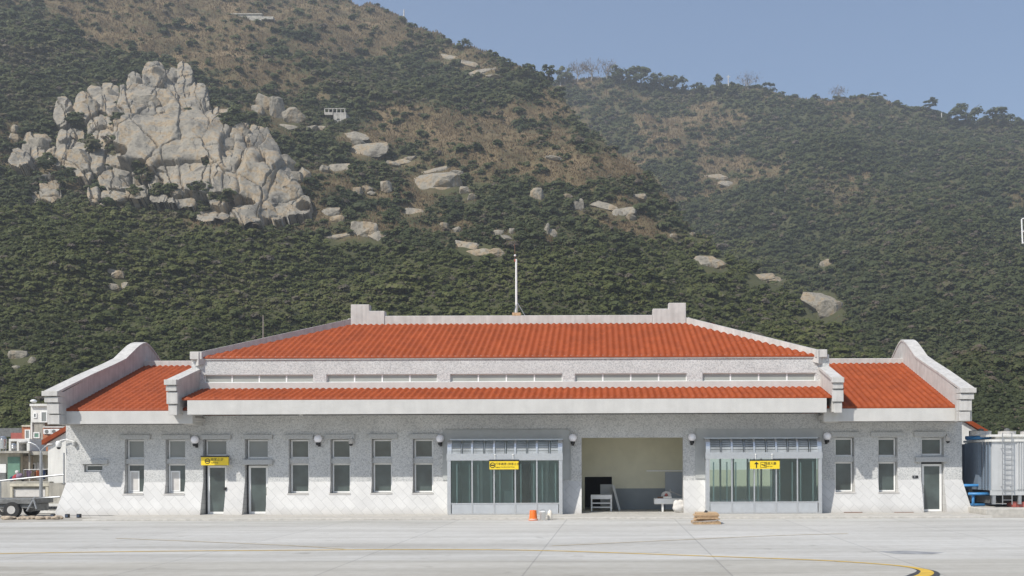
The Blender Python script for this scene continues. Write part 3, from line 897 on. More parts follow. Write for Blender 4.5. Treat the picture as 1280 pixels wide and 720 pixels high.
t = thing('security_camera', at(440, 548, YW), 'grey dome security camera under the end of a window lintel', 'security camera', None, True)
MB().tube([(0, 0, .04), (0, -.16, .04), (0, -.2, -.02)], .03, 8).build('bracket', M['white'], t)
MB().lathe((0, -.2, -.22), [(.05, -.06), (.1, -.02), (.11, .1), (.11, .18), (.05, .22)], 12).build('housing', M['concrete'], t, smooth=True)
MB().ball((0, -.2, -.27), .085, 10).build('dome', M['black'], t, smooth=True)
t2 = copy_tree(t); t2['label'] = 'pale dome security camera above the glass door at the right end'; t2.location = at(1183, 544.5, YW)
t = thing('security_camera', at(94, 552, YW), 'white dome camera on a long arm reaching left from the wall end', 'security camera', None, True)
MB().tube([(0, 0, -.05), (0, -.1, 0), (-.35, -.13, .1), (-.62, -.15, .04)], .028, 8).build('arm', M['white'], t)
MB().lathe((-.68, -.15, -.17), [(.06, -.12), (.12, -.05), (.13, .1), (.1, .18), (.03, .21)], 12).build('housing', M['white'], t, smooth=True)
MB().ball((-.68, -.15, -.27), .09, 10).build('dome', M['black'], t, smooth=True)
MB().lathe((0, -.08, -.12), [(.05, -.1), (.09, -.02), (.09, .1), (.05, .15)], 10).build('wall_mount', M['terrazzo'], t)


def sign(px0, px1, py0, py1, Y, label, lines, icon, rods=None):
    """lines: list of (text, x offset from left, z offset from the middle, size)"""
    x0, x1, z0, z1 = R(px0, py0, px1, py1, Y)
    cx, cz = (x0 + x1) / 2, (z0 + z1) / 2
    t = thing('hanging_sign', (cx, Y, cz), label, 'sign', None, True)
    w, h = (x1 - x0) / 2, (z1 - z0) / 2
    MB().box(-w, w, 0, .09, -h, h).build('panel', M['yellow'], t, bevel=.006)
    MB().box(-w - .015, w + .015, -.012, .11, h + .002, h + .06).build('top_rail', M['black'], t)
    if rods:
        mb = MB()
        for q in rods: mb.tube([(q * w, .05, h + .05), (q * w, .05, h + .28)], .014, 6).ball((q * w, .05, h + .28), .035, 8)
        mb.build('hanger', M['frame'], t)
    icon(t, w, h)
    for txt, xo, zo, size in lines:
        cu = bpy.data.curves.new('lettering', 'FONT'); cu.body = txt; cu.size = size; cu.extrude = .001
        tmp = bpy.data.objects.new('tmp', cu); COL.objects.link(tmp)
        bpy.context.view_layer.update()
        me = bpy.data.meshes.new_from_object(tmp.evaluated_get(bpy.context.evaluated_depsgraph_get()))
        bpy.data.objects.remove(tmp); bpy.data.curves.remove(cu)
        me.materials.clear(); me.materials.append(M['ink'])
        o = link('lettering', me, t)
        o.location = (-w + xo, -.004, zo); o.rotation_euler = (math.pi / 2, 0, 0)
    return t


def icon_stop(cx):
    def f(t, w, h):
        mb = MB(); r = .125
        for k in range(20):
            a, b = 2 * math.pi * k / 20, 2 * math.pi * (k + 1) / 20
            mb.hexa([(cx - w + r * .72 * math.cos(a), -.006, r * .72 * math.sin(a)), (cx - w + r * math.cos(a), -.006, r * math.sin(a)), (cx - w + r * math.cos(a), -.001, r * math.sin(a)), (cx - w + r * .72 * math.cos(a), -.001, r * .72 * math.sin(a))],
                    [(cx - w + r * .72 * math.cos(b), -.006, r * .72 * math.sin(b)), (cx - w + r * math.cos(b), -.006, r * math.sin(b)), (cx - w + r * math.cos(b), -.001, r * math.sin(b)), (cx - w + r * .72 * math.cos(b), -.001, r * .72 * math.sin(b))])
        mb.box(cx - w - .075, cx - w + .075, -.006, -.001, -.028, .028)
        mb.build('pictogram', M['ink'], t)
    return f


def icon_arrow(cx):
    def f(t, w, h):
        x = cx - w
        mb = MB().prism([(x - .11, -.006, .03), (x + .11, -.006, .03), (x, -.006, .14)], (0, .005, 0)).box(x - .025, x + .025, -.006, -.001, -.14, .03)
        x2 = x + .32
        mb.box(x2 - .14, x2 + .14, -.006, -.001, .1, .115).box(x2 - .14, x2 + .14, -.006, -.001, -.125, -.11)
        mb.box(x2 - .14, x2 - .125, -.006, -.001, -.11, .1).box(x2 + .125, x2 + .14, -.006, -.001, -.11, .1)
        mb.prism([(x2 - .1, -.006, .0), (x2 + .08, -.006, -.06), (x2 + .1, -.006, -.02), (x2 - .09, -.006, .04)], (0, .005, 0))
        mb.build('pictogram', M['ink'], t)
    return f


sign(251.2, 285.3, 571.3, 581.6, YW - .28, 'yellow sign over the left glass door, with round pictogram and four characters', [('旅客止步', .44, .02, .15), ('Staff Only', .46, -.1, .085)], icon_stop(.3))
sign(611.8, 648.2, 576.2, 586.8, YP - .12, 'yellow sign with a long row of characters hung on the first glazed porch', [('行李處理 (旅客止步)', .26, .01, .128), ('Baggage Handling (Staff Only)', .26, -.105, .074)], icon_stop(.14), (-.62, .62))
sign(937.8, 974.6, 575.8, 586.2, YP - .12, 'yellow sign with an upward arrow hung on the second glazed porch', [('到達大廳', .62, .01, .14), ('Arrival Hall', .63, -.1, .08)], icon_arrow(.28), (-.62, .5))
# ================================================================ GROUND
def sheet(name, pts, z, mat):
    return structure(MB().quad([(x, y, z) for x, y in pts]).build(name, mat))


sheet('ground', [(-1500, -1500), (1500, -1500), (1500, 1500), (-1500, 1500)], 0, M['ground'])
aL, aR = at(100, 650, 43).x, at(1228, 648, 43.5).x
sheet('apron', [(-70, -120), (90, -120), (90, 42.6), (aL - .2, 42.6), (-33.5, 38)], .012, M['apron'])
structure(MB().box(aL + .3, aR + .1, 42.6, YW - .3, -.05, .092).build('walkway', M['walk'], bevel=.02))

# painted lines on the apron


def ground_pt(px, py):
    x, y = un(px, py)
    Y = F * H / (y - HY)
    return Vector(((x - HX) * Y / F, Y, 0))


def smooth_path(pts, n=8):
    P = [pts[0]] + pts + [pts[-1]]
    out = []
    for i in range(1, len(P) - 2):
        for k in range(n):
            t = k / n
            a, b, c, d = P[i - 1], P[i], P[i + 1], P[i + 2]
            out.append(.5 * ((2 * b) + (c - a) * t + (2 * a - 5 * b + 4 * c - d) * t * t + (3 * b - a - 3 * c + d) * t ** 3))
    out.append(pts[-1])
    return out


def ribbon(name, pts, w, z, mat, off=0.0):
    mb = MB(); P = pts; L, Rr = [], []
    for i, p in enumerate(P):
        t = (P[min(i + 1, len(P) - 1)] - P[max(i - 1, 0)]); t.z = 0; t.normalize()
        n = Vector((-t.y, t.x, 0))
        ww = w(i / (len(P) - 1)) if callable(w) else w
        L.append(p + n * (off + ww / 2) + Vector((0, 0, z))); Rr.append(p + n * (off - ww / 2) + Vector((0, 0, z)))
    for i in range(len(P) - 1): mb.quad([L[i], Rr[i], Rr[i + 1], L[i + 1]])
    return structure(mb.build(name, mat))


main_line = [ground_pt(*q) for q in ((-120, 697), (0, 692.8), (180, 690), (350, 688.6), (520, 687.6), (680, 689), (900, 696.5), (1010, 700.5), (1080, 704.5), (1128, 708.5), (1152, 712.5), (1159, 716.5), (1150, 722), (1120, 731), (1060, 745))]
ml = smooth_path(main_line)
nz = len(ml)
k0 = int(nz * .62)
ribbon('painted_line', ml[:k0 + 1], .13, .02, M['linepaint'])
ribbon('painted_line', ml[k0:], lambda t: .13 + .17 * min(1, t * 2.2), .02, M['linepaint'])
ribbon('painted_line_edge', ml[k0:], lambda t: .13 + .5 * min(1, max(0, t - .08) * 2.2), .016, M['lineblack'])
ribbon('faded_line', smooth_path([ground_pt(*q) for q in ((145, 673.5), (270, 678.5), (370, 683), (430, 687))]), .1, .02, M['lineworn'])
ribbon('faded_line', smooth_path([ground_pt(*q) for q in ((690, 683), (850, 675.5), (960, 670.5), (1060, 667.5))]), .1, .02, M['lineworn'])
# dark repair patch on the apron
pp = [ground_pt(*q) for q in ((1098, 690), (1130, 689), (1180, 691.3), (1165, 693.5), (1120, 693))]
structure(MB().quad([(p.x, p.y, .016) for p in pp]).build('asphalt_patch', plain('patch_grey', (.28, .285, .29), .85, var=.25, scale=3)))

# ================================================================ TERRAIN
SKX = np.array([-500, -200, 0, 150, 300, 450, 500, 560, 600, 640, 680, 720, 760, 800, 850, 900, 960, 1020, 1100, 1200, 1400, 1900], float)
SKY = np.array([-230, -185, -125, -92, -55, 2, 18, 47, 66, 84, 104, 133, 166, 208, 262, 306, 352, 392, 436, 484, 530, 560], float)
SKD = np.array([430, 425, 420, 425, 430, 430, 425, 405, 390, 372, 350, 325, 300, 278, 252, 228, 206, 190, 170, 155, 140, 120], float)
BKX = np.array([-500, 400, 560, 640, 690, 720, 780, 850, 900, 960, 1060, 1100, 1140, 1200, 1280, 1480, 1900], float)
BKY = np.array([260, 170, 124, 106, 101, 100, 102, 110, 112, 113, 122, 132, 142, 152, 158, 172, 215], float)
NW = []
_r = np.random.default_rng(5)
for sc, amp in ((70, 2.6), (28, 1.3), (11, .55), (5, .22)):
    for _ in range(7):
        a = _r.uniform(0, 2 * math.pi)
        NW.append((math.cos(a) * 2 * math.pi / sc, math.sin(a) * 2 * math.pi / sc, _r.uniform(0, 6.28), amp / 2.2))


def wnoise(X, Y):
    n = 0
    for kx, ky, ph, am in NW: n = n + am * np.sin(kx * X + ky * Y + ph)
    return n


def height(X, Y):
    X = np.asarray(X, float); Y = np.asarray(Y, float)
    px = 750 + F * X / Y
    Yr = np.interp(px, SKX, SKD); Zr = H + (HY - np.interp(px, SKX, SKY)) * Yr / F
    s = (Y - 92) / (Yr - 92); sc = np.clip(s, 0, 1)
    zf = 3 + (Zr - 3) * (sc ** 1.25) - np.maximum(0, Y - Yr) * .5
    zf = np.where(s < 0, 3 + (Y - 92) * .19, zf)
    Zr2 = H + (HY - np.interp(px, BKX, BKY)) * 560 / F
    Yb2 = np.interp(px, [600, 720, 850, 950, 1050, 1200], [250, 240, 205, 165, 125, 100])
    s2 = (Y - Yb2) / (560. - Yb2); sc2 = np.clip(s2, 0, 1)
    zb = 3 + (Zr2 - 3) * (sc2 ** 1.3) - np.maximum(0, Y - 560) * .4
    zb = np.where(s2 < 0, 3 + (Y - Yb2) * .12, zb)
    d = zf - zb
    z = np.maximum(zf, zb) + 1.2 * np.exp(-np.abs(d) / 3)
    return z + wnoise(X, Y) * np.clip((Y - 85) / 60, 0, 1) * 1.0


YS = np.geomspace(76, 760, 300)


CX = np.arange(-480, 1800, 2.5)
HG = height((CX[:, None] - 750) * YS[None] / F, np.repeat(YS[None], len(CX), 0))


def cast(px, py):
    """photo pixels -> points on the hillside (nan where the sky is)"""
    px = np.asarray(px, float); py = np.asarray(py, float)
    dx, dy = px - HX, py - HY
    ux = HX + dx - ROLL * dy; uy = HY + dy + ROLL * dx
    out = np.full((len(px), 3), np.nan)
    for c in range(0, len(px), 8000):
        a = ux[c:c + 8000]; b = uy[c:c + 8000]
        t = np.clip((a - CX[0]) / 2.5, 0, len(CX) - 1.01); i0 = t.astype(int); fr = (t - i0)[:, None]
        hgt = HG[i0] * (1 - fr) + HG[i0 + 1] * fr
        D = H + (HY - b[:, None]) * YS[None] / F - hgt
        below = D < 0
        i = below.argmax(1); ok = below.any(1) & (i > 0)
        j = np.maximum(i - 1, 0); r = np.arange(len(a))
        d0, d1 = D[r, j], D[r, i]
        f = np.clip(d0 / (d0 - d1 + 1e-9), 0, 1)
        Y = YS[j] + (YS[i] - YS[j]) * f
        P = np.stack([(a - HX) * Y / F, Y, H + (HY - b) * Y / F], 1)
        P[~ok] = np.nan
        out[c:c + 8000] = P
    return out


# ---- where it is green and where it is straw
FLX = [-300, 0, 100, 200, 300, 400, 480, 560, 700, 800, 880, 960, 1600]
FLY = [250, 255, 262, 275, 292, 303, 312, 322, 316, 308, 300, 300, 300]
STRAW = [(330, 30, 190, 48), (190, 30, 110, 40), (120, 12, 70, 14), (350, 100, 60, 22), (300, 112, 40, 16), (470, 40, 70, 30), (590, 170, 120, 40), (660, 150, 70, 26), (540, 165, 70, 30), (790, 195, 60, 32), (700, 215, 50, 25),
         (815, 288, 55, 12), (760, 282, 30, 10), (830, 150, 70, 26), (890, 190, 60, 30), (925, 150, 55, 16), (1000, 118, 50, 8), (1060, 240, 34, 12), (960, 205, 40, 18), (900, 215, 40, 18), (430, 232, 22, 9), (555, 285, 32, 8),
         (470, 262, 16, 10), (735, 100, 30, 10), (770, 120, 40, 12), (1090, 128, 30, 6), (60, 178, 30, 6), (370, 287, 30, 9), (680, 120, 10, 10), (480, 20, 50, 18), (250, 70, 40, 14), (1070, 222, 22, 8), (610, 90, 30, 10), (860, 240, 34, 20)]
GREEN = [(716, 122, 16, 7), (738, 138, 20, 9), (772, 160, 24, 10), (800, 182, 22, 11), (828, 208, 20, 12), (850, 232, 18, 12), (872, 256, 18, 14), (900, 280, 24, 16), (860, 170, 20, 6), (905, 165, 18, 6), (930, 190, 22, 8), (780, 100, 20, 5), (60, 95, 120, 36), (30, 40, 70, 26), (100, 135, 100, 40), (170, 82, 40, 14), (215, 38, 20, 10), (232, 62, 14, 6), (380, 45, 35, 10), (470, 90, 66, 28), (540, 105, 90, 22), (640, 112, 60, 22), (600, 132, 50, 14), (450, 128, 36, 14),
         (320, 118, 30, 12), (280, 120, 30, 14), (390, 82, 20, 7), (560, 162, 20, 6), (652, 160, 22, 7), (742, 190, 28, 8), (790, 120, 60, 18), (830, 140, 40, 14), (900, 120, 40, 14), (960, 140, 60, 22), (990, 180, 60, 30), (1150, 170, 90, 60),
         (700, 155, 60, 12), (760, 172, 40, 14), (590, 245, 60, 16), (520, 190, 40, 12), (470, 210, 30, 12), (430, 150, 30, 12), (395, 180, 40, 30), (360, 70, 24, 6), (270, 45, 18, 6), (20, 235, 60, 20), (650, 270, 70, 25), (720, 250, 40, 16), (850, 210, 40, 22), (780, 235, 30, 12)]
_v = np.random.default_rng(9)
VW = []
for sc, amp in ((34, .5), (17, .4), (9, .3), (5, .22)):
    for _ in range(6):
        a = _v.uniform(0, 6.28); VW.append((math.cos(a) * 6.28 / sc, math.sin(a) * 6.28 / sc, _v.uniform(0, 6.28), amp / 2.0))


def vnoise(P):
    n = 0
    for kx, ky, ph, am in VW: n = n + am * np.sin(kx * P[:, 0] + ky * (P[:, 1] * .8 + P[:, 2] * .6) + ph)
    return n


def cover(px, py, P):
    fl = np.interp(px, FLX, FLY)
    c = np.where(py > fl, 1.5, .55 + np.clip((py - fl + 60) / 60, 0, 1) * .5)
    c = np.where((px > 860) & (py > 160) & (py <= fl), c + .4, c)
    for x, y, a, b in STRAW: c = c - .62 * np.exp(-(((px - x) / a) ** 2 + ((py - y) / b) ** 2) ** 1.5)
    for x, y, a, b in GREEN: c = c + .75 * np.exp(-(((px - x) / a) ** 2 + ((py - y) / b) ** 2) ** 1.5)
    return c + .42 * vnoise(P)


def project(P):
    ux = HX + P[:, 0] * F / P[:, 1]; uy = HY - (P[:, 2] - H) * F / P[:, 1]
    dx, dy = ux - HX, uy - HY
    return HX + dx + ROLL * dy, HY + dy - ROLL * dx


# terrain mesh
pxs = np.linspace(-420, 1750, 420)
Yg = np.concatenate([np.linspace(70, 600, 300), np.linspace(606, 760, 24)])
A, B = np.meshgrid(pxs, Yg)
X = (A - 750) * B / F
Zt = height(X, B)
Zt[0] = -1.5
V = np.stack([X.ravel(), B.ravel(), Zt.ravel()], 1)
nc = len(pxs)
ii = (np.arange(len(Yg) - 1)[:, None] * nc + np.arange(nc - 1)[None]).ravel()
Fq = np.stack([ii, ii + 1, ii + nc + 1, ii + nc], 1)
me = bpy.data.meshes.new('hillside')
me.vertices.add(len(V)); me.vertices.foreach_set('co', V.ravel())
me.loops.add(Fq.size); me.loops.foreach_set('vertex_index', Fq.ravel().astype(np.int32))
me.polygons.add(len(Fq)); me.polygons.foreach_set('loop_start', np.arange(0, Fq.size, 4, dtype=np.int32)); me.polygons.foreach_set('loop_total', np.full(len(Fq), 4, np.int32))
me.polygons.foreach_set('use_smooth', [True] * len(Fq))
vp = project(V); cv = np.clip(cover(vp[0], vp[1], V), 0, 1.5)
at_ = me.attributes.new('veg', 'FLOAT', 'POINT'); at_.data.foreach_set('value', cv.astype(np.float32))
me.update(); me.validate(); me.materials.append(M['hill'])
structure(link('hillside', me))

# ================================================================ ROCKS


def rock_mesh(mb, c, size, seed, rot=0.0, sharp=.6, detail=2, lean=0.0):
    """a weathered block: the hull of jittered points, chamfered, roughened; appended to mb"""
    rr = random.Random(seed)
    bm = bmesh.new()
    for i in range(26):
        while True:
            d = Vector((rr.uniform(-1, 1), rr.uniform(-1, 1), rr.uniform(-1, 1)))
            if .1 < d.length < 1: break
        d.normalize()
        m = max(abs(d.x), abs(d.y), abs(d.z))
        d = d * ((1 - sharp) + sharp * .86 / m) * rr.uniform(.86, 1.04)
        bm.verts.new(d)
    h = bmesh.ops.convex_hull(bm, input=bm.verts)
    bmesh.ops.delete(bm, geom=[v for v in bm.verts if not v.link_faces], context='VERTS')
    bmesh.ops.bevel(bm, geom=bm.edges[:], offset=.07, segments=1, affect='EDGES', profile=.5, clamp_overlap=True)
    bmesh.ops.triangulate(bm, faces=bm.faces)
    for _ in range(detail):
        es = [e for e in bm.edges if e.calc_length() > (.5, .3, .2)[min(_, 2)]]
        if not es: break
        bmesh.ops.subdivide_edges(bm, edges=es, cuts=1); bmesh.ops.triangulate(bm, faces=[f for f in bm.faces if len(f.verts) > 3])
    off = Vector((seed * 1.7, seed * .3, 0))
    R3 = Matrix.Rotation(rot, 3, 'Y') @ Matrix.Rotation(lean, 3, 'X') @ Matrix.Rotation(rr.uniform(-.5, .5), 3, 'Z')
    n0 = len(mb.v)
    for v in bm.verts:
        p = v.co
        k = 1 + .07 * mnoise.noise(p * 1.8 + off) + .05 * mnoise.noise(p * 4.5 + off) + .03 * mnoise.noise(p * 10 + off)
        q = R3 @ Vector((p.x * k * size[0], p.y * k * size[1], p.z * k * size[2]))
        mb.v.append(tuple(Vector(c) + q))
    bm.verts.index_update()
    for f in bm.faces:
        mb.f.append(tuple(n0 + v.index for v in f.verts)); mb.m.append(0)
    bm.free()


def rock_px(mb, px, py, w, h, seed, rot=0.0, depth=.9, sharp=.6, push=.25, detail=2):
    P = cast([px], [py])[0]
    if np.isnan(P[0]): return None
    s = P[1] / F
    W, Hh = w * s / 2, h * s / 2
    D = max(W, Hh) * depth
    if w > 29 and push < .6 and w > h * 1.6 and seed >= 400:
        rock_mesh(mb, (P[0], P[1], P[2] + .1), (W * 1.1, Hh * 1.35, max(Hh * .45, .5)), seed, rot, .75, 3, math.radians(48))
        return P
    c = (P[0], P[1] + D * (.6 - push), P[2] + Hh * .1)
    rock_mesh(mb, c, (W * 1.08, D, Hh * 1.08), seed, rot, sharp, detail)
    return P


ROCKMASK = []
# the great outcrop -----------------------------------------------------
slabs = [(221, 190, 150, 86, 0, .7), (179, 137, 58, 40, .22, .7), (213, 139, 42, 32, 0, .7), (238, 129, 44, 30, -.05, .7), (216, 230, 44, 42, 0, .6), (248, 228, 54, 44, .1, .6), (322, 232, 72, 96, -.35, .5), (350, 248, 50, 60, -.5, .5), (288, 240, 48, 56, -.1, .55), (354, 268, 66, 26, -.1, .5), (297, 206, 40, 66, -.12, .6)]
blocks = [(194, 101, 27, 34, 0), (194, 89, 21, 7, 0), (216, 103, 16, 32, .04), (233, 103, 20, 32, -.05), (168, 111, 18, 30, .2), (179, 136, 54, 40, .25), (208, 138, 38, 32, 0), (236, 126, 42, 26, -.1), (291, 197, 34, 56, -.1), (321, 186, 38, 44, -.1),
          (300, 172, 32, 22, 0), (282, 147, 32, 14, 0), (308, 262, 62, 22, 0), (133, 127, 44, 36, .2), (110, 141, 28, 38, .3), (83, 150, 23, 34, 0), (136, 172, 28, 38, .05), (121, 168, 18, 34, 0), (48, 188, 36, 36, .3), (31, 207, 28, 26, .3), (67, 198, 16, 28, .1),
          (83, 196, 18, 44, .15), (101, 209, 36, 50, -.05), (125, 206, 24, 36, 0), (152, 207, 46, 22, 0), (152, 227, 52, 28, 0), (173, 226, 22, 30, .1), (204, 236, 30, 28, 0), (64, 242, 28, 30, .2), (44, 246, 16, 20, 0), (140, 251, 42, 17, 0), (176, 252, 28, 16, 0),
          (203, 259, 22, 10, 0), (231, 261, 32, 10, 0), (267, 274, 42, 13, .05), (257, 137, 16, 14, 0), (97, 172, 20, 16, .2), (330, 212, 30, 18, -.2), (380, 268, 20, 14, 0), (122, 250, 16, 16, 0), (288, 170, 14, 20, 0), (150, 150, 24, 20, .2)]
CELLS = [(x, y, w, h, r, 1.0) for x, y, w, h, r, sh in slabs] + [(x, y, w, h, r, .8) for x, y, w, h, r in blocks]
gx = np.arange(12, 402, .9); gy = np.arange(80, 288, .9)
GX, GY = np.meshgrid(gx, gy)
gxr, gyr = GX.ravel(), GY.ravel()
Pc = cast(gxr, gyr)
sc_ = Pc[:, 1] / F
wob = .5 * (2.2 * np.sin(gxr * .31 + gyr * .11) + 1.6 * np.sin(gyr * .37 - gxr * .16 + 1) + .9 * np.sin(gxr * .83 + gyr * .6))
wob2 = .5 * (2.0 * np.sin(gyr * .29 + gxr * .13 + 2) + 1.3 * np.sin(gxr * .41 - gyr * .21) + .8 * np.sin(gyr * .9 - gxr * .5))
best = np.full(len(gxr), 9.0); second = best.copy(); cid = np.zeros(len(gxr), int)
crng = np.random.default_rng(21)
for k, (x, y, w, h, r, gsz) in enumerate(CELLS):
    c_, s_ = math.cos(r), math.sin(r)
    ex = ((gxr + wob * .55 - x) * c_ + (gyr - y) * s_) / (w * (.56 if gsz > .9 else .52)); ey = (-(gxr - x) * s_ + (gyr + wob2 * .55 - y) * c_) / (h * (.56 if gsz > .9 else .52))
    ep = 4.5 if gsz > .9 else 3.2
    e = np.abs(ex) ** ep + np.abs(ey) ** ep
    nb = e < best
    second = np.where(nb, best, np.minimum(second, e)); cid = np.where(nb, k, cid); best = np.minimum(best, e)
offs = np.array([crng.uniform(.6, 1.3) if c[5] > .9 else crng.uniform(-.7, 1.5) for c in CELLS]); dom = np.array([min(w, h) * (.09 if q > .9 else .14) for _, _, w, h, _, q in CELLS]); tilx = crng.normal(0, .02, len(CELLS)); tily = crng.normal(0, .04, len(CELLS)); isl = np.array([c[5] > .9 for c in CELLS])
cx_ = np.array([c[0] for c in CELLS])[cid]; cy_ = np.array([c[1] for c in CELLS])[cid]
ins = np.clip(1 - best, 0, 1)
gap = np.clip((second - best) * 2.2, 0, 1)
fine = np.array([mnoise.fractal(Vector((a * .06, b * .045, 3.0)), 1.0, 2.0, 3) if ok_ else 0 for a, b, ok_ in zip(gxr, gyr, best < 1.25)])


def facets(n, sx, sy, off, tilt, seed):
    """broken planes between joints: displacement and distance to the nearest joint"""
    q = np.random.default_rng(seed)
    S = np.stack([q.uniform(gx[0], gx[-1], n) / sx, q.uniform(gy[0], gy[-1], n) / sy], 1)
    ux_ = (gxr + wob * .8) / sx; uy_ = (gyr + wob2 * .8) / sy
    f1 = np.full(len(gxr), 9e9); f2 = f1.copy(); k_ = np.zeros(len(gxr), int)
    for i in range(n):
        d = (ux_ - S[i, 0]) ** 2 + (uy_ - S[i, 1]) ** 2
        nb = d < f1
        f2 = np.where(nb, f1, np.minimum(f2, d)); k_ = np.where(nb, i, k_); f1 = np.minimum(f1, d)
    o_ = q.uniform(-off, off, n); tx = q.normal(0, tilt, n); ty = q.normal(0, tilt, n)
    return o_[k_] + tx[k_] * (ux_ - S[k_, 0]) + ty[k_] * (uy_ - S[k_, 1]), np.sqrt(f2) - np.sqrt(f1)


fa, ea = facets(42, 34, 46, .7, .6, 3)
fb, eb = facets(420, 11, 15, .12, .5, 4)
big = isl_pre = np.array([c[5] > .9 and min(c[2], c[3]) > 60 for c in CELLS])[cid]
facet = np.where(big, .32, .6) * fa + np.where(big, .08, .5) * fb
crack = np.where(big, ea / 1.3, ea / .9)
D = .8 + offs[cid] + dom[cid] * sc_ * ins ** .22 + (tilx[cid] * (gxr - cx_) + tily[cid] * (cy_ - gyr)) * sc_ * 2 + facet + fine * np.where(isl[cid], .25, .2) - np.where(isl[cid], .7, 1.2) * np.exp(-gap * np.where(isl[cid], 9, 5)) * (best < 1) - np.where(big, .6, .6) * np.exp(-(crack / .028) ** 2)
HOLES = [(143, 191, 9, 7), (184, 228, 9, 9), (252, 247, 12, 5), (293, 160, 12, 7), (100, 160, 9, 6), (172, 250, 8, 4), (62, 215, 9, 6), (118, 190, 5, 8), (205, 250, 14, 5), (280, 258, 14, 5), (262, 216, 4, 4), (150, 160, 6, 6), (90, 232, 12, 8)]
for x, y, a_, b_ in HOLES: best = np.maximum(best, 1.5 - .5 * ((gxr + wob - x) ** 2 / a_ ** 2 + (gyr + wob2 - y) ** 2 / b_ ** 2))
D = np.where(best > 1.0, -1.5 - (best - 1) * 4, D)
dirn = np.array([.0, -.78, .62])
Vc = Pc + dirn[None] * D[:, None]
keep = (best < 1.22).reshape(GX.shape) & ~np.isnan(Pc[:, 0]).reshape(GX.shape)
kq_ = keep[:-1, :-1] & keep[1:, :-1] & keep[:-1, 1:] & keep[1:, 1:]
jj, kk_ = np.nonzero(kq_); W_ = GX.shape[1]
fcs = np.stack([(jj + 1) * W_ + kk_, (jj + 1) * W_ + kk_ + 1, jj * W_ + kk_ + 1, jj * W_ + kk_], 1)
used = np.unique(fcs); remap = np.zeros(len(Vc), int); remap[used] = np.arange(len(used))
me = bpy.data.meshes.new('granite_cliff')
me.from_pydata(Vc[used].tolist(), [], remap[fcs].tolist()); me.materials.append(M['rock'])
cliff = link('granite_cliff', me)
tag(cliff, 'big pale granite cliff of cracked slabs on the left hillside', 'cliff')
for x, y, w, h, r, gsz in CELLS: ROCKMASK.append((x, y, w * .48, h * .48))
for i in (0, 1, 2, 3, 4, 5, 6, 10, 13, 14, 15, 18, 20, 22, 24, 30, 39):
    x, y, w, h, r = blocks[i]
    mb = MB()
    if rock_px(mb, x, y, w * .96, h * .96, 200 + i, r, .8, .9, .4, 2) is not None: mb.build('rock_block', M['rock'], cliff)
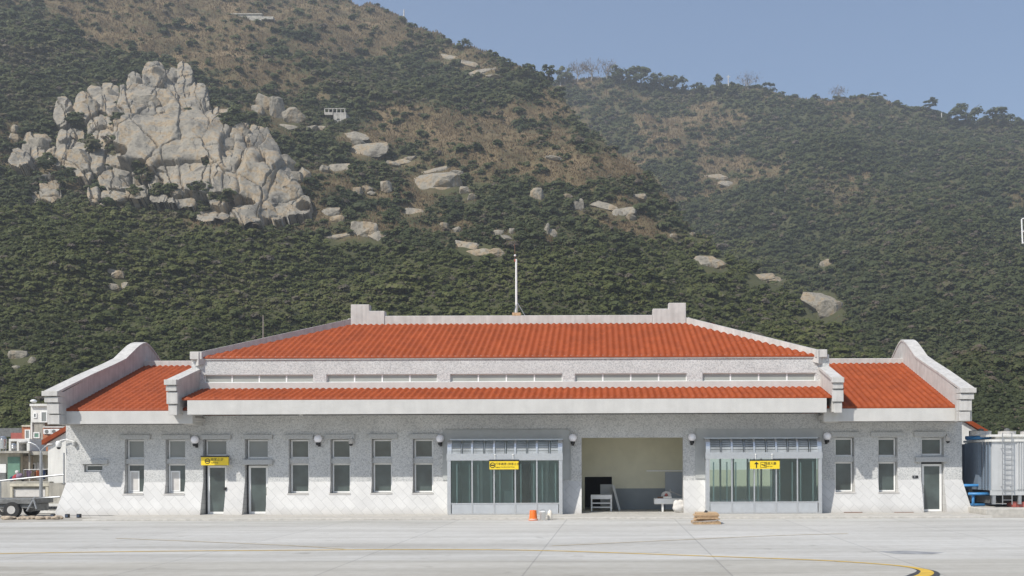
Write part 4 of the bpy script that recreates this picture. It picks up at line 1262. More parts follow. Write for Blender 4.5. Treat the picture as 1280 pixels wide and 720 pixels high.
# boulders and ledges, each its own thing ---------------------------------
ROCKS = [
    ([(333, 133, 27, 26), (346, 143, 20, 36), (367, 149, 27, 24), (322, 140, 14, 16), (357, 160, 30, 12), (341, 126, 22, 8)], 'cracked rock cluster up and right of the big cliff, just below straw grass'),
    ([(356, 208, 32, 24), (379, 221, 17, 22), (366, 225, 24, 18)], 'squarish grey rocks on the right edge of the big cliff'),
    ([(17, 174, 12, 12), (18, 163, 9, 12)], 'small two stone stack alone left of the big cliff'),
    ([(441, 171, 40, 13)], 'flat oval grey boulder below the ruined lookout'),
    ([(460, 190, 46, 22), (450, 181, 24, 10)], 'cracked wedge shaped slab under the flat oval boulder'),
    ([(418, 211, 40, 12), (405, 214, 12, 14)], 'long pale ledge to the right of the cliff top edge'),
    ([(504, 203, 38, 10), (492, 206, 20, 8), (514, 199, 20, 8)], 'low row of pale flat stones above the stained slab'),
    ([(482, 238, 17, 21)], 'upright grey block between the cliff and the stained slab'),
    ([(458, 237, 14, 9), (447, 240, 12, 10), (464, 243, 12, 7)], 'trio of small pale stones left of the upright block'),
    ([(540, 230, 66, 28), (556, 232, 40, 26)], 'broad smooth slab with ochre stained top edge mid hillside'),
    ([(545, 214, 50, 7), (570, 217, 18, 9)], 'ochre coloured ledge stones lying on the broad smooth slab'),
    ([(582, 241, 16, 13), (590, 249, 12, 12)], 'two white stones at the right foot of the broad smooth slab'),
    ([(412, 266, 28, 16), (422, 277, 20, 14)], 'pale jagged rocks just right of the cliff foot'),
    ([(456, 290, 32, 22), (464, 296, 28, 16), (446, 283, 14, 12)], 'clump of broken grey boulders at the edge of the forest'),
    ([(516, 267, 30, 14)], 'single rounded pale boulder below the broad smooth slab'),
    ([(424, 297, 44, 7)], 'thin pale ledge along the forest edge under jagged rocks'),
    ([(554, 283, 12, 8), (571, 289, 11, 10)], 'pair of small white stones in shrubs left of the mast'),
    ([(622, 293, 16, 10), (634, 299, 16, 10), (640, 291, 8, 10)], 'cluster of white blocks just above the roof mast tip'),
    ([(671, 246, 18, 18)], 'small pale boulder group above the upper mid shrubs'),
    ([(683, 290, 8, 20), (689, 293, 14, 14)], 'tall split white boulder to the right of the mast tip'),
    ([(582, 308, 30, 12), (600, 316, 36, 14), (620, 318, 24, 12)], 'beige smooth slabs in forest left of the roof mast'),
    ([(691, 199, 22, 7)], 'small pale stones in the straw slope of the spur'),
    ([(755, 258, 34, 10), (780, 266, 32, 12), (788, 273, 16, 10)], 'long pale sloping slab low on the central spur'),
    ([(797, 249, 22, 10)], 'small pale stones above the long sloping slab of the spur'),
    ([(723, 259, 14, 18), (708, 246, 16, 6)], 'ochre eroded bank beside the long sloping slab'),
    ([(565, 73, 34, 8), (585, 80, 26, 9)], 'pale rock ribs high on the left skyline slope'),
    ([(604, 90, 34, 10), (618, 97, 22, 6)], 'lower pale rock rib close to the skyline saddle'),
    ([(390, 161, 14, 8), (402, 162, 12, 8)], 'two rounded white stones below the ruined lookout'),
    ([(895, 222, 30, 9), (912, 231, 30, 8)], 'narrow diagonal pale outcrop on the far right hillside'),
    ([(882, 328, 30, 16), (898, 332, 22, 14)], 'pale outcrop in forest above the right end of the main roof'),
    ([(950, 348, 36, 10), (970, 353, 22, 12)], 'broken pale ledge between two outcrops right of the main roof'),
    ([(1026, 384, 54, 32), (1040, 390, 34, 26)], 'big smooth rounded granite boulder above the right wing'),
    ([(1033, 331, 17, 12)], 'small pale rock well above the big rounded boulder'),
    ([(841, 296, 12, 7), (866, 294, 10, 6)], 'tiny white stones in straw on the right spur'),
    ([(145, 345, 20, 12), (139, 340, 12, 8)], 'pale angular boulder alone in the left forest'),
    ([(143, 360, 18, 9), (155, 358, 10, 10)], 'low pale stones directly under the angular forest boulder'),
    ([(22, 446, 24, 16), (40, 452, 12, 10), (20, 460, 10, 6)], 'pale rocks half hidden in the forest at the far left'),
    ([(685, 198, 8, 6)], 'single tiny pale stone on the straw slope of the spur'),
]
for i, (lst, lab) in enumerate(ROCKS):
    root = None
    for j, (x, y, w, h) in enumerate(lst):
        mb = MB()
        if rock_px(mb, x, y, w * 1.14, h * 1.14, 400 + i * 7 + j, random.uniform(-.1, .1), .8, .7, .4, 2) is None: continue
        ROCKMASK.append((x, y, w * .5, h * .5))
        if root is None: root = tag(mb.build('hillside_rock', M['rock']), lab, 'rock', 'pale granite rocks scattered over the hillside')
        else: mb.build('stone', M['rock'], root)

# ================================================================ VEGETATION


def quads_mesh(name, C, T1, T2, tint, mat, tri=False):
    """C centres, T1/T2 half vectors"""
    n = len(C)
    if tri: V = np.stack([C - T1, C + T1, C + T2], 1); k = 3
    else: V = np.stack([C - T1 - T2 * .6, C + T1 - T2, C + T1 * .7 + T2, C - T1 * .9 + T2 * .8], 1); k = 4
    me = bpy.data.meshes.new(name)
    me.vertices.add(n * k); me.vertices.foreach_set('co', V.astype(np.float32).ravel())
    me.loops.add(n * k); me.loops.foreach_set('vertex_index', np.arange(n * k, dtype=np.int32))
    me.polygons.add(n); me.polygons.foreach_set('loop_start', np.arange(0, n * k, k, dtype=np.int32)); me.polygons.foreach_set('loop_total', np.full(n, k, np.int32))
    a = me.attributes.new('tint', 'FLOAT', 'FACE'); a.data.foreach_set('value', tint.astype(np.float32))
    me.update(); me.materials.append(mat)
    return me


def crown_cards(P, Rd, kq, tint, squash=.74, size=.3, rng=RNG):
    """leaf clumps through the volume of many crowns"""
    n = len(P)
    idx = np.repeat(np.arange(n), kq)
    m = len(idx)
    d = rng.normal(size=(m, 3)); d /= np.linalg.norm(d, axis=1)[:, None]
    d[:, 2] = np.where(d[:, 2] < -.25, -d[:, 2], d[:, 2])
    # three lobes per crown
    lob = rng.normal(size=(n, 4, 3)); lob[..., 2] = np.abs(lob[..., 2]) * .7; lob /= np.linalg.norm(lob, axis=2)[..., None]
    lb = lob[idx, rng.integers(0, 4, m)]
    r = Rd[idx]
    rad = rng.uniform(.35, 1, m) ** .5
    pos = P[idx] + (lb * .55 + d * .55 * rad[:, None]) * r[:, None] * np.array([1, 1, squash])
    nrm = lb * .3 + d * .9 + rng.normal(size=(m, 3)) * .2 + np.array([0, -.15, .5]); nrm /= np.linalg.norm(nrm, axis=1)[:, None]
    t = np.cross(nrm, rng.normal(size=(m, 3))); t /= np.linalg.norm(t, axis=1)[:, None]
    b = np.cross(nrm, t)
    s = r * size * rng.uniform(.6, 1.25, m)
    return pos, t * s[:, None], b * (s * .75)[:, None], np.clip(tint[idx] + rng.normal(size=m) * .07, 0, 1)


def masked(px, py, grow=1.0, pad=3.0):
    k = np.zeros(len(px), bool)
    for x, y, a, b in ROCKMASK: k |= (((px - x) / (a * grow + 1)) ** 2 + ((py - y - 2) / (b * grow + pad)) ** 2) < 1
    for x, y, a, b in HOLES: k &= ~((((px - x) / (a + 2)) ** 2 + ((py - y) / (b + 2)) ** 2) < 1)
    return k


N = 128000
px = RNG.uniform(-190, 1470, N); py = RNG.uniform(-30, 568, N)
P = cast(px, py)
ok = ~np.isnan(P[:, 0]) & ~masked(px, py, .7, .5)
ok &= ~(masked(px, py, 1.0, 4.0) & (py > np.interp(px, FLX, FLY) - 12) & (py > 285))
px, py, P = px[ok], py[ok], P[ok]
# a fringe of scrub right on the skyline
fx = np.repeat(RNG.uniform(430, 1470, 900), 14); fy = np.tile(np.arange(14) * 1.2, 900) + np.interp(fx, SKX, np.minimum(SKY, np.interp(SKX, BKX, BKY))) - 8 + (750 - fx) * -ROLL * -1
Pf = cast(fx, fy); okf = ~np.isnan(Pf[:, 0]); okf &= np.concatenate([[True], ~okf[:-1]]) & (RNG.random(len(fx)) < .8)
px = np.concatenate([px, fx[okf]]); py = np.concatenate([py, fy[okf]]); P = np.concatenate([P, Pf[okf]])
# scrub on the flanks that other hills hide from here
hx = RNG.uniform(-190, 1470, 60000); hY = RNG.uniform(100, 570, 60000)
HP = np.stack([(hx - 750) * hY / F, hY, np.zeros(60000)], 1); HP[:, 2] = height(HP[:, 0], HP[:, 1])
qx, qy = project(HP); seen = cast(qx, qy)
hid = (~np.isnan(seen[:, 0])) & (hY > seen[:, 1] + 4) & (hY < seen[:, 1] + 130) & (RNG.random(60000) < hY / 420)
px = np.concatenate([px, qx[hid]]); py = np.concatenate([py, qy[hid]]); P = np.concatenate([P, HP[hid]])
nh = int(hid.sum())
cv = cover(px, py, P); cv[len(cv) - nh:] += .25
for x, y, a, b in HOLES:
    hin = (((px - x) / (a + 2)) ** 2 + ((py - y) / (b + 2)) ** 2) < 1
    P[hin] += dirn * 2.0
    cv = np.where((((px - x) / (a + 2)) ** 2 + ((py - y) / (b + 2)) ** 2) < 1, 1.5, cv)
jit = RNG.normal(size=len(px)) * .22
isveg = ((cv + jit > .62) | (RNG.random(len(px)) < .09)) & (~masked(px, py, .95, 3.0) | (RNG.random(len(px)) < .12))
fl = np.interp(px, FLX, FLY)
forest = isveg & (py > fl - 4) & (px < 930 + (py - 300) * 1.2)
shrub = isveg & ~forest
straw = ~isveg
tone = .42 + .28 * vnoise(P * .4) + RNG.normal(size=len(px)) * .17
bare = RNG.random(len(px)) < .05
tone = np.where(bare, .97, np.clip(tone, 0, .88))


def veg(name, sel, mat, rpx, rmin, rmax, kq, size, label, cat, sub=1.0):
    s = np.nonzero(sel)[0]
    if sub < 1: s = s[RNG.random(len(s)) < sub]
    p = P[s].copy()
    r = np.clip(rpx * p[:, 1] / F * RNG.lognormal(0, .36, len(s)), rmin, rmax)
    p[:, 2] += r * .35
    kk = np.clip((kq * (r * F / p[:, 1] / rpx) ** 1.3).astype(int), 12, 160)
    c, a, b, t = crown_cards(p, r, kk, tone[s], size=size)
    o = link(name, quads_mesh(name, c, a, b, t, mat))
    tag(o, label, cat); o['kind'] = 'stuff'
    return len(c)


print('forest', forest.sum(), 'shrub', shrub.sum(), 'straw', straw.sum())
q1 = veg('forest', forest, M['leaf'], 3.7, .35, 2.0, 36, .25, 'dense evergreen wood covering the lower slope behind the terminal', 'forest', .8)
q2 = veg('hillside_shrubs', shrub, M['shrub'], 3.8, .45, 2.2, 34, .26, 'dark green scrub growing in patches over the upper hillside', 'scrub', .9)
# straw grass
s = np.nonzero(straw)[0]
idx = np.repeat(s, 5)
m = len(idx)
hh = np.clip(2.6 * P[idx, 1] / F, .5, 1.3) * RNG.uniform(.6, 1.3, m)
base = P[idx] + RNG.normal(size=(m, 3)) * np.array([1.1, 1.1, 0]) * (P[idx, 1] / 330)[:, None]
base[:, 2] = height(base[:, 0], base[:, 1])
q = RNG.uniform(0, 6.28, m)
T1 = np.stack([np.cos(q), np.sin(q) * .5, np.zeros(m)], 1) * (hh * .3)[:, None]
T2 = np.stack([RNG.normal(size=m) * .25, RNG.normal(size=m) * .25, np.ones(m)], 1) * hh[:, None]
o = link('dry_grass', quads_mesh('dry_grass', base, T1, T2, np.clip(.5 + .2 * vnoise(P[idx] * .7) + RNG.normal(size=m) * .2, 0, 1), M['straw'], True))
tag(o, 'straw coloured dry grass covering the upper hillside', 'grass'); o['kind'] = 'stuff'
print('quads', q1, q2, m)


def hill_tree(px, py, hpx, wpx, label, kind='round', name='hilltop_tree', group='trees along the hilltop skyline'):
    P0 = cast([px], [py])[0]
    k = 0
    while np.isnan(P0[0]) and k < 30:
        k += 1; P0 = cast([px], [py + k])[0]
    s = P0[1] / F
    hh = hpx * s; w = wpx * s / 2
    base = Vector(P0)
    t = thing(name, base, label, 'tree', group, True)
    rr = random.Random(int(px * 7 + py))
    tm = MB()
    tr = max(.12, hh * .035)
    top = Vector((rr.uniform(-.1, .1) * hh, 0, hh * (.75 if kind != 'bare' else .9)))
    tm.tube([(0, 0, -.6), top * .45 + Vector((.02 * hh, 0, 0)), top], [tr * 1.2, tr * .85, tr * .35], 7)
    ends = []
    nl = 16 if kind == 'bare' else 7
    for i in range(nl):
        a = rr.uniform(0, 6.28); z0 = rr.uniform(.3, .8)
        st = top * z0
        if kind == 'flat': e = Vector((math.cos(a) * w * .8, math.sin(a) * w * .8, hh * rr.choice((.62, .8, .95))))
        else: e = Vector((math.cos(a) * w * rr.uniform(.5, .95), math.sin(a) * w * rr.uniform(.5, .95), hh * rr.uniform(.55, .98)))
        tm.tube([st, (st + e) / 2 + Vector((0, 0, hh * .03)), e], [tr * .45, tr * .3, tr * .12], 5)
        ends.append(e)
    tm.build('trunk', M['palebark' if kind == 'bare' else 'bark'], t)
    rng = np.random.default_rng(int(px))
    if kind == 'bare':
        E = np.array(ends); n = len(E)
        idx = np.repeat(np.arange(n), 26); m = len(idx)
        a = E[idx] + rng.normal(size=(m, 3)) * w * .25
        dirs = rng.normal(size=(m, 3)) * .5 + np.array([0, 0, .8])
        me = quads_mesh('crown', a, np.cross(dirs, rng.normal(size=(m, 3))) * .07, dirs * hh * .14, rng.random(m), M['twig'], True)
    else:
        cl = []
        nclump = 20
        for i in range(nclump):
            a = rr.uniform(0, 6.28); q = rr.uniform(.1, 1) ** .5
            if kind == 'cone': z = rr.uniform(.25, 1.0); f = (1.08 - z)
            elif kind == 'flat': z = rr.choice((.6, .8, .98)); f = 1.0
            else: z = rr.uniform(.18, .86); f = max(.35, 1 - ((z - .35) / .62) ** 2) ** .5
            cl.append((math.cos(a) * w * q * f * .85, math.sin(a) * w * q * f * .85, hh * z))
        C = np.array(cl)
        rad = np.array([rr.uniform(.3, .5) * min(w, hh * .6) * (.8 if kind == 'flat' else 1.0) for _ in cl])
        tv = np.array([rr.uniform(.1, .7) for _ in cl])
        c, a, b, tt = crown_cards(C, rad, np.full(len(C), 44), tv, .45 if kind == 'flat' else .85, .24, rng)
        me = quads_mesh('crown', c, a, b, tt, M['shrub'])
    link('crown', me, t)
    return t


hill_tree(685, 102, 20, 20, 'leftmost dark round tree on the saddle skyline beside the concrete poles')
hill_tree(706, 106, 22, 26, 'dark round tree right behind the concrete poles on the saddle')
hill_tree(722, 102, 20, 22, 'leafless pale tree right of the dark saddle pair', 'bare')
hill_tree(739, 102, 22, 22, 'tallest leafless pale tree in the middle of the bare skyline row', 'bare')
hill_tree(758, 102, 21, 24, 'leafless pale tree at the right end of the bare skyline row', 'bare')
hill_tree(776, 106, 22, 30, 'low brownish tree where the bare row meets dark crowns', 'round')
hill_tree(800, 112, 28, 44, 'wide dark dome shaped tree group right of the bare row')
hill_tree(824, 114, 22, 32, 'small dome tree right beside the wide dark dome')
hill_tree(843, 116, 24, 36, 'rightmost dome of the dark skyline trees, with a steep right edge')
hill_tree(873, 120, 16, 34, 'low dark hedge like tree left of the pointed skyline tree')
hill_tree(897, 122, 27, 22, 'tall pointed dark tree standing above the far skyline', 'cone')
hill_tree(914, 122, 17, 24, 'low dark tree at the right foot of the pointed tree')
hill_tree(935, 114, 17, 24, 'small leafless tree right of the pointed skyline tree', 'bare')
hill_tree(956, 120, 16, 30, 'low rounded tree on the skyline left of the grassy knoll')
hill_tree(1048, 122, 11, 18, 'small leafless tree on the right grassy knoll', 'bare')
hill_tree(1094, 130, 12, 34, 'low flat dark bush tree on the right knoll edge')
hill_tree(1160, 144, 18, 24, 'flat layered pine standing on the right skyline', 'flat')
hill_tree(1205, 160, 29, 46, 'largest loose crowned tree on the right skyline')
hill_tree(1247, 160, 24, 42, 'feathery tree nearest the right edge of the skyline')
hill_tree(1276, 160, 15, 26, 'low tree cut by the right edge on the skyline')
hill_tree(655, 98, 16, 26, 'dark bush tree at the low end of the left ridge line')
hill_tree(632, 86, 13, 22, 'small dark tree on the left ridge above the saddle')
hill_tree(580, 62, 12, 22, 'small dark shrub tree high on the left ridge line')

# ---- small built things on the hill


def hill_pole(px, py, hpx, label, name='utility_pole', arm=True):
    P0 = cast([px], [py])[0]
    k = 0
    while np.isnan(P0[0]) and k < 30:
        k += 1; P0 = cast([px], [py + k])[0]
    s = P0[1] / F
    mb = MB().tube([(0, 0, -.5), (0, 0, hpx * s)], [.32, .24], 8)
    if arm: mb.box(-1.1, 1.1, -.08, .08, hpx * s * .86, hpx * s * .9)
    o = mb.build(name, M['concrete']); o.location = P0
    return tag(o, label, 'pole')


hill_pole(700.5, 107, 17, 'right and taller concrete pole on the saddle', arm=False)
hill_pole(696.5, 106, 10, 'left and shorter concrete pole on the saddle', arm=False)
hill_pole(910.5, 112, 18, 'thin pole right of the pointed skyline tree')
hill_pole(1177, 152, 11, 'pale pole between pine and largest tree on the right skyline', arm=False)
hill_pole(505, 24, 13, 'thin pole on the steep left ridge line', arm=False)
P0 = cast([316], [24])[0]; s = P0[1] / F
mb = MB().box(-26 * s, 12 * s, -1, .3, -1, 4.2 * s).box(12 * s, 27 * s, -1.4, .2, -2.2 * s, 1.2 * s).box(-27 * s, 13 * s, -1.3, .6, 4.2 * s, 5.4 * s)
o = mb.build('stone_wall', M['render']); o.location = P0
tag(o, 'long low grey wall high on the left straw slope', 'wall')
P0 = cast([425], [150])[0]; s = P0[1] / F
t = thing('ruined_lookout', P0, 'small white ruined lookout with broken railing above the flat boulder', 'lookout', None, True)
MB().box(-7 * s, 9 * s, -1, 3, -1.5, 8 * s).build('platform', M['ruin'], t, bevel=.1)
mb = MB()
for i in range(6): mb.box((-18 + i * 5) * s - .12, (-18 + i * 5) * s + .12, -.9, -.7, 6 * s, 13 * s)
mb.box(-18 * s, 8 * s, -.95, -.65, 12.4 * s, 13.3 * s)
mb.box(-18 * s, -7.8 * s, -1, .6, 5 * s, 8.4 * s)
mb.build('railing', M['ruin'], t)
P0 = cast([785], [103])[0]
# ================================================================ ROOF MASTS
b0 = Vector((ax(645.5, YR, 390), YR, zr))
t = thing('lightning_mast', b0, 'tall white mast with red tip and stays on the ridge wall', 'mast', None, True)
s = YR / F
MB().tube([(0, 0, 0), (0, 0, 3.0), (-.05, 0, 68 * s)], [.06, .05, .032], 10).build('pole', M['white'], t)
MB().tube([(-.05, 0, 68 * s), (-.06, 0, 71 * s)], .05, 8).build('red_band', M['red'], t)
MB().tube([(-.06, 0, 72 * s), (-.08, 0, 90 * s)], .016, 6).build('tip', M['brown'], t)
MB().ball((-.06, 0, 75.5 * s), .06, 8).build('lamp', M['white'], t)
MB().box(-.2, .24, -.22, .22, -.01, .15).build('base', M['wood'], t)
mb = MB()
for q in ((.45, -.05), (-.1, .2), (-.12, -.2)): mb.tube([(q[0], q[1], .02), (.02, 0, 18 * s)], .018, 5)
mb.build('stay', M['steel'], t)
b0 = at(329, 428, 50)
o = MB().tube([(0, 0, -.9), (0, 0, 34 * 50 / F)], [.035, .02], 6).build('aerial_rod', M['palebark']); o.location = b0
tag(o, 'thin plain rod standing behind the left slope of the main roof', 'rod')

# ================================================================ THINGS ON THE APRON
gz = .014


def put(px, py): return ground_pt(px, py) + Vector((0, 0, gz))


p = put(666.5, 650.8); s = p.y / F
t = thing('orange_bucket', p, 'orange plastic bucket turned upside down before the glazed porch', 'bucket', None, True)
MB().lathe((0, 0, 0), [(5.9 * s, 0), (5.9 * s, .05), (5.1 * s, .06), (5.0 * s, .1), (4.2 * s, 12.2 * s), (4.0 * s, 12.6 * s), (3.6 * s, 12.4 * s)], 20).build('body', M['orange'], t, smooth=True)
MB().tube([(5.2 * s * math.cos(a), 5.2 * s * math.sin(a) - .02, .05 - .0 * a) for a in [-math.pi * i / 10 for i in range(11)]], .012, 5).build('handle', M['white'], t)
p = put(678.5, 650.8)
t = thing('white_bucket', p, 'white bucket with its handle up, right of the orange one', 'bucket', None, True)
MB().lathe((0, 0, 0), [(3.2 * s, 0), (3.9 * s, 10.2 * s), (4.15 * s, 10.3 * s), (4.15 * s, 11 * s), (3.7 * s, 11 * s), (3.1 * s, .05)], 18).build('body', M['white'], t, smooth=True)
MB().tube([(3.9 * s * math.cos(a), 0, 10.6 * s + 3.0 * s * math.sin(a)) for a in [math.pi * i / 10 for i in range(11)]], .014, 5).build('handle', M['steel'], t)
p = put(687.5, 650.3)
t = thing('plastic_jug', p, 'ivory rounded jug, rightmost of the three containers by the porch', 'jug', None, True)
MB().lathe((0, 0, 0), [(2.9 * s, 0), (3.1 * s, .04), (3.1 * s, 8.5 * s), (2.6 * s, 10.6 * s), (1.5 * s, 11.8 * s), (1.1 * s, 12 * s)], 16).build('body', M['jug'], t, smooth=True)
MB().lathe((0, 0, 12 * s), [(1.15 * s, 0), (1.15 * s, .8 * s)], 12).build('cap', M['white'], t)
# stack of boards
p = put(884, 656); s = p.y / F
t = thing('board_pallet', p, 'low wooden pallet lying on the apron in front of the right pier', 'pallet', None, True)
mb = MB()
for i in range(6): mb.box((-17 + i * 5.8) * s, (-17 + i * 5.8 + 5.0) * s, -.02, 1.15, 2.2 * s, 3.2 * s)
for y in (0, .55, 1.05): mb.box(-17 * s, 17.5 * s, y, y + .1, 0, 2.18 * s)
mb.build('deck', M['wood'], t, bevel=.005)
t = thing('flattened_cartons', p + Vector((0, .1, 3.25 * s)), 'pile of flattened brown cartons and boards on the wooden pallet', 'cartons', None, True)
mb = MB()
rr = random.Random(3)
z = 0
for i in range(9):
    h_ = rr.uniform(.8, 1.5) * s
    a, b = rr.uniform(-14.5, -12), rr.uniform(12, 17)
    dy = rr.uniform(0, .15)
    mb.hexa([(a * s, dy, z), (b * s, dy + .04, z), (b * s, 1.0, z), (a * s, .95, z)], [(a * s, dy, z + h_), (b * s, dy + .04, z + h_ * 1.0), (b * s, 1.0, z + h_), (a * s, .95, z + h_)], i % 2)
    z += h_ + .002
mb.build('sheets', [M['card'], M['wood']], t)
MB().hexa([(-19 * s, -.12, -.9 * s), (12 * s, -.1, .8 * s), (12 * s, -.02, .8 * s), (-19 * s, -.04, -.9 * s)], [(-19 * s, -.12, .3 * s), (12 * s, -.1, 2.2 * s), (12 * s, -.02, 2.2 * s), (-19 * s, -.04, .3 * s)]).build('loose_plank', M['palebark'], t)
MB().prism([(-2 * s, .3, z), (1 * s, .25, z), (2.5 * s, .3, z + 1.8 * s), (0, .35, z + 2.6 * s)], (0, .2, 0)).build('crumpled_bag', M['black'], t)

# things in the open bay -------------------------------------------------
fz = Z0
a = R(738.5, 620, 765, 641.5, 47.6)
t = thing('white_table', ((a[0] + a[1]) / 2, 47.6, fz), 'white open frame table with two shelves at the left of the bay', 'table', None, True)
w = (a[1] - a[0]) / 2; hh = .78
MB().box(-w, w, -.05, .55, hh - .2, hh).build('top', M['white'], t, bevel=.01)
for sx in (-1, 1):
    for y in (0, .5): MB().box(sx * (w - .04) - .035, sx * (w - .04) + .035, y - .03, y + .04, 0, hh - .2).build('leg', M['white'], t)
for z in (.36, .16): MB().box(-w + .07, w - .07, -.01, .5, z, z + .05).build('shelf', M['white'], t)
a0 = at(759, 610, 48.2); a1 = at(776, 642, 47.9)
mb = MB().hexa([(a1.x - .75, 48.0, fz), (a1.x, 48.0, fz), (a1.x + .02, 48.9, fz), (a1.x - .73, 48.9, fz)], [(a1.x - .95, 48.1, fz + 1.25), (a1.x - .36, 48.1, fz + 1.22), (a1.x - .34, 48.95, fz + 1.22), (a1.x - .93, 48.95, fz + 1.25)])
o = MB().hexa([(a1.x - .1, 47.95, fz), (a1.x, 47.95, fz), (a1.x, 48.7, fz), (a1.x - .1, 48.7, fz)], [(a1.x - .42, 48.1, fz + 1.22), (a1.x - .3, 48.1, fz + 1.22), (a1.x - .3, 48.8, fz + 1.2), (a1.x - .42, 48.8, fz + 1.2)]) \
    .box(a1.x - .98, a1.x - .36, 48.9, 48.93, fz, fz + 1.25).build('leaning_panel', M['plaster'])
tag(o, 'grey sheet panel leaning beside the white table in the bay', 'panel')
a = R(818, 630, 848, 642, 46.9)
t = thing('tool_bench', ((a[0] + a[1]) / 2, 46.95, fz), 'low white work bench with clutter at the right of the bay', 'work bench', None, True)
w = (a[1] - a[0]) / 2
MB().box(-w, w + .2, 0, .6, .36, .62).build('top', M['white'], t, bevel=.015)
for x in (-w * .3, w * .75):
    for y in (.03, .5): MB().box(x - .04, x + .04, y, y + .06, 0, .36).build('leg', M['white'], t)
t2 = thing('power_saw', Vector((ax(833, 47), 47.2, fz + .62)), 'red and grey bench saw on the low white work bench', 'saw', None, True)
MB().box(-.25, .25, -.1, .2, 0, .09).lathe((0, 0, 0), [(.0001, 0), (.0001, 0)], 3).build('base', M['stain'], t2)
mb = MB()
for k in range(12):
    q0, q1 = math.pi * k / 11, math.pi * (k + 1) / 11
    if k < 11: mb.hexa([(.1 * math.cos(q0), -.05, .1 + .1 * math.sin(q0)), (.24 * math.cos(q0), -.05, .1 + .24 * math.sin(q0)), (.24 * math.cos(q0), .06, .1 + .24 * math.sin(q0)), (.1 * math.cos(q0), .06, .1 + .1 * math.sin(q0))],
                       [(.1 * math.cos(q1), -.05, .1 + .1 * math.sin(q1)), (.24 * math.cos(q1), -.05, .1 + .24 * math.sin(q1)), (.24 * math.cos(q1), .06, .1 + .24 * math.sin(q1)), (.1 * math.cos(q1), .06, .1 + .1 * math.sin(q1))])
mb.build('blade_guard', M['concrete'], t2)
MB().ball((0, 0, .17), .09, 8).build('motor', M['red'], t2)
for i, (x, z, r, m_) in enumerate(((-.48, .06, .06, 'brown'), (-.36, .05, .05, 'black'), (-.2, .05, .05, 'rubble'))):
    pass
o = MB().box(ax(822, 47), ax(829, 47), 47.05, 47.3, fz + .62, fz + .7).build('tool_box', M['brown'])
tag(o, 'small brown tool box on the left end of the work bench', 'tool box')
mb = MB()
p = Vector((ax(849, 46.3), 46.25, fz))
rr = random.Random(8)
mb.ball((0, 0, .26), .3, 14, 0, (1.05, .8, 1.0))
for i, v in enumerate(mb.v):
    k = 1 + .22 * mnoise.noise(Vector(v) * 5)
    mb.v[i] = (v[0] * k, v[1] * k, max(0, v[2] * k))
o = mb.build('white_sack', M['palecloth'], None, smooth=True); o.location = p
tag(o, 'crumpled white sack slumped against the right pier of the bay', 'sack')
o = MB().tube([(ax(838, 47), 47.3, fz + .95), (ax(853, 47), 47.5, fz + .72)], .025, 6).tube([(ax(838, 47), 47.3, fz + .62), (ax(838, 47), 47.3, fz + 1.05)], .02, 6).build('cable_bracket', M['concrete'])
tag(o, 'thin pale pipe bracket standing behind the bench saw', 'bracket')

# black floor lights at the left end ---------------------------------------
base = None
for px, lab in ((66, 'black box lamp just beyond the left end of the building'), (84, 'middle one of three small black box lamps at the left base'), (98.5, 'rightmost of three small black box lamps at the left base')):
    p = put(px, 647.5)
    if base is None:
        base = thing('box_lamp', p, lab, 'box lamp', 'small black box lamps at the foot of the left end', True)
        MB().box(-.08, .08, -.06, .1, 0, .17).build('body', M['black'], base, bevel=.01)
        MB().box(-.065, .065, -.075, -.061, .03, .14).build('lens', M['louvre'], base)
    else:
        c_ = copy_tree(base); c_.location = p; c_['label'] = lab

# ================================================================ RIGHT: COOLING TOWER
YT = 44.6
def TX(px): return ax(px, YT, 600)
def TZ(py, px=1250): return az(py, YT, px)
t = thing('cooling_tower', (TX(1240), YT, 0), 'big grey corrugated cooling tower with ladder and louvred end beside the terminal', 'cooling tower')
x0, x1 = TX(1240), TX(1360)
zb_, zt_ = TZ(613), TZ(552)
yb_ = YT + 3.0
MB().box(x0, x1, YT, yb_, zb_, zt_).build('casing', M['cladding'], t)
mb = MB()
n = int((x1 - x0 - 1.15) / .11)
for i in range(n):
    X_ = x0 + 1.12 + i * .11
    mb.prism([(X_, YT - .002, zb_ + .05), (X_ + .02, YT - .05, zb_ + .05), (X_ + .06, YT - .05, zb_ + .05), (X_ + .08, YT - .002, zb_ + .05)], (0, 0, zt_ - zb_ - .1))
mb.build('corrugated_panel', M['cladding'], t)
mb = MB()
for i in range(26):
    z = zb_ + .08 + (zt_ - zb_ - .2) * i / 26
    mb.box(x0 - .05, x0 - .004, YT + .15, YT + 1.2, z, z + .035)
for y in (YT + .15, YT + .5, YT + .85, YT + 1.2): mb.box(x0 - .07, x0 - .004, y - .02, y + .02, zb_, zt_)
mb.build('louvre_panel', M['bluegrey'], t)  # bluish dark slats carry the terminal's shadow in their colour
MB().box(x0 - .12, x0 - .003, YT + 1.25, yb_, zb_, zt_ - .02).build('end_panel', M['bluegrey'], t)  # bluish dark colour includes the terminal's cast shadow on this end
MB().box(x0 - .15, x1, YT - .08, yb_ + .1, zt_, zt_ + .1).box(x0 - .1, x1, YT - .02, yb_, zt_ + .22, zt_ + .32).box(x0 + .2, x1, YT + .1, yb_, zt_ + .1, zt_ + .22).build('top_deck', M['whiterender'], t)
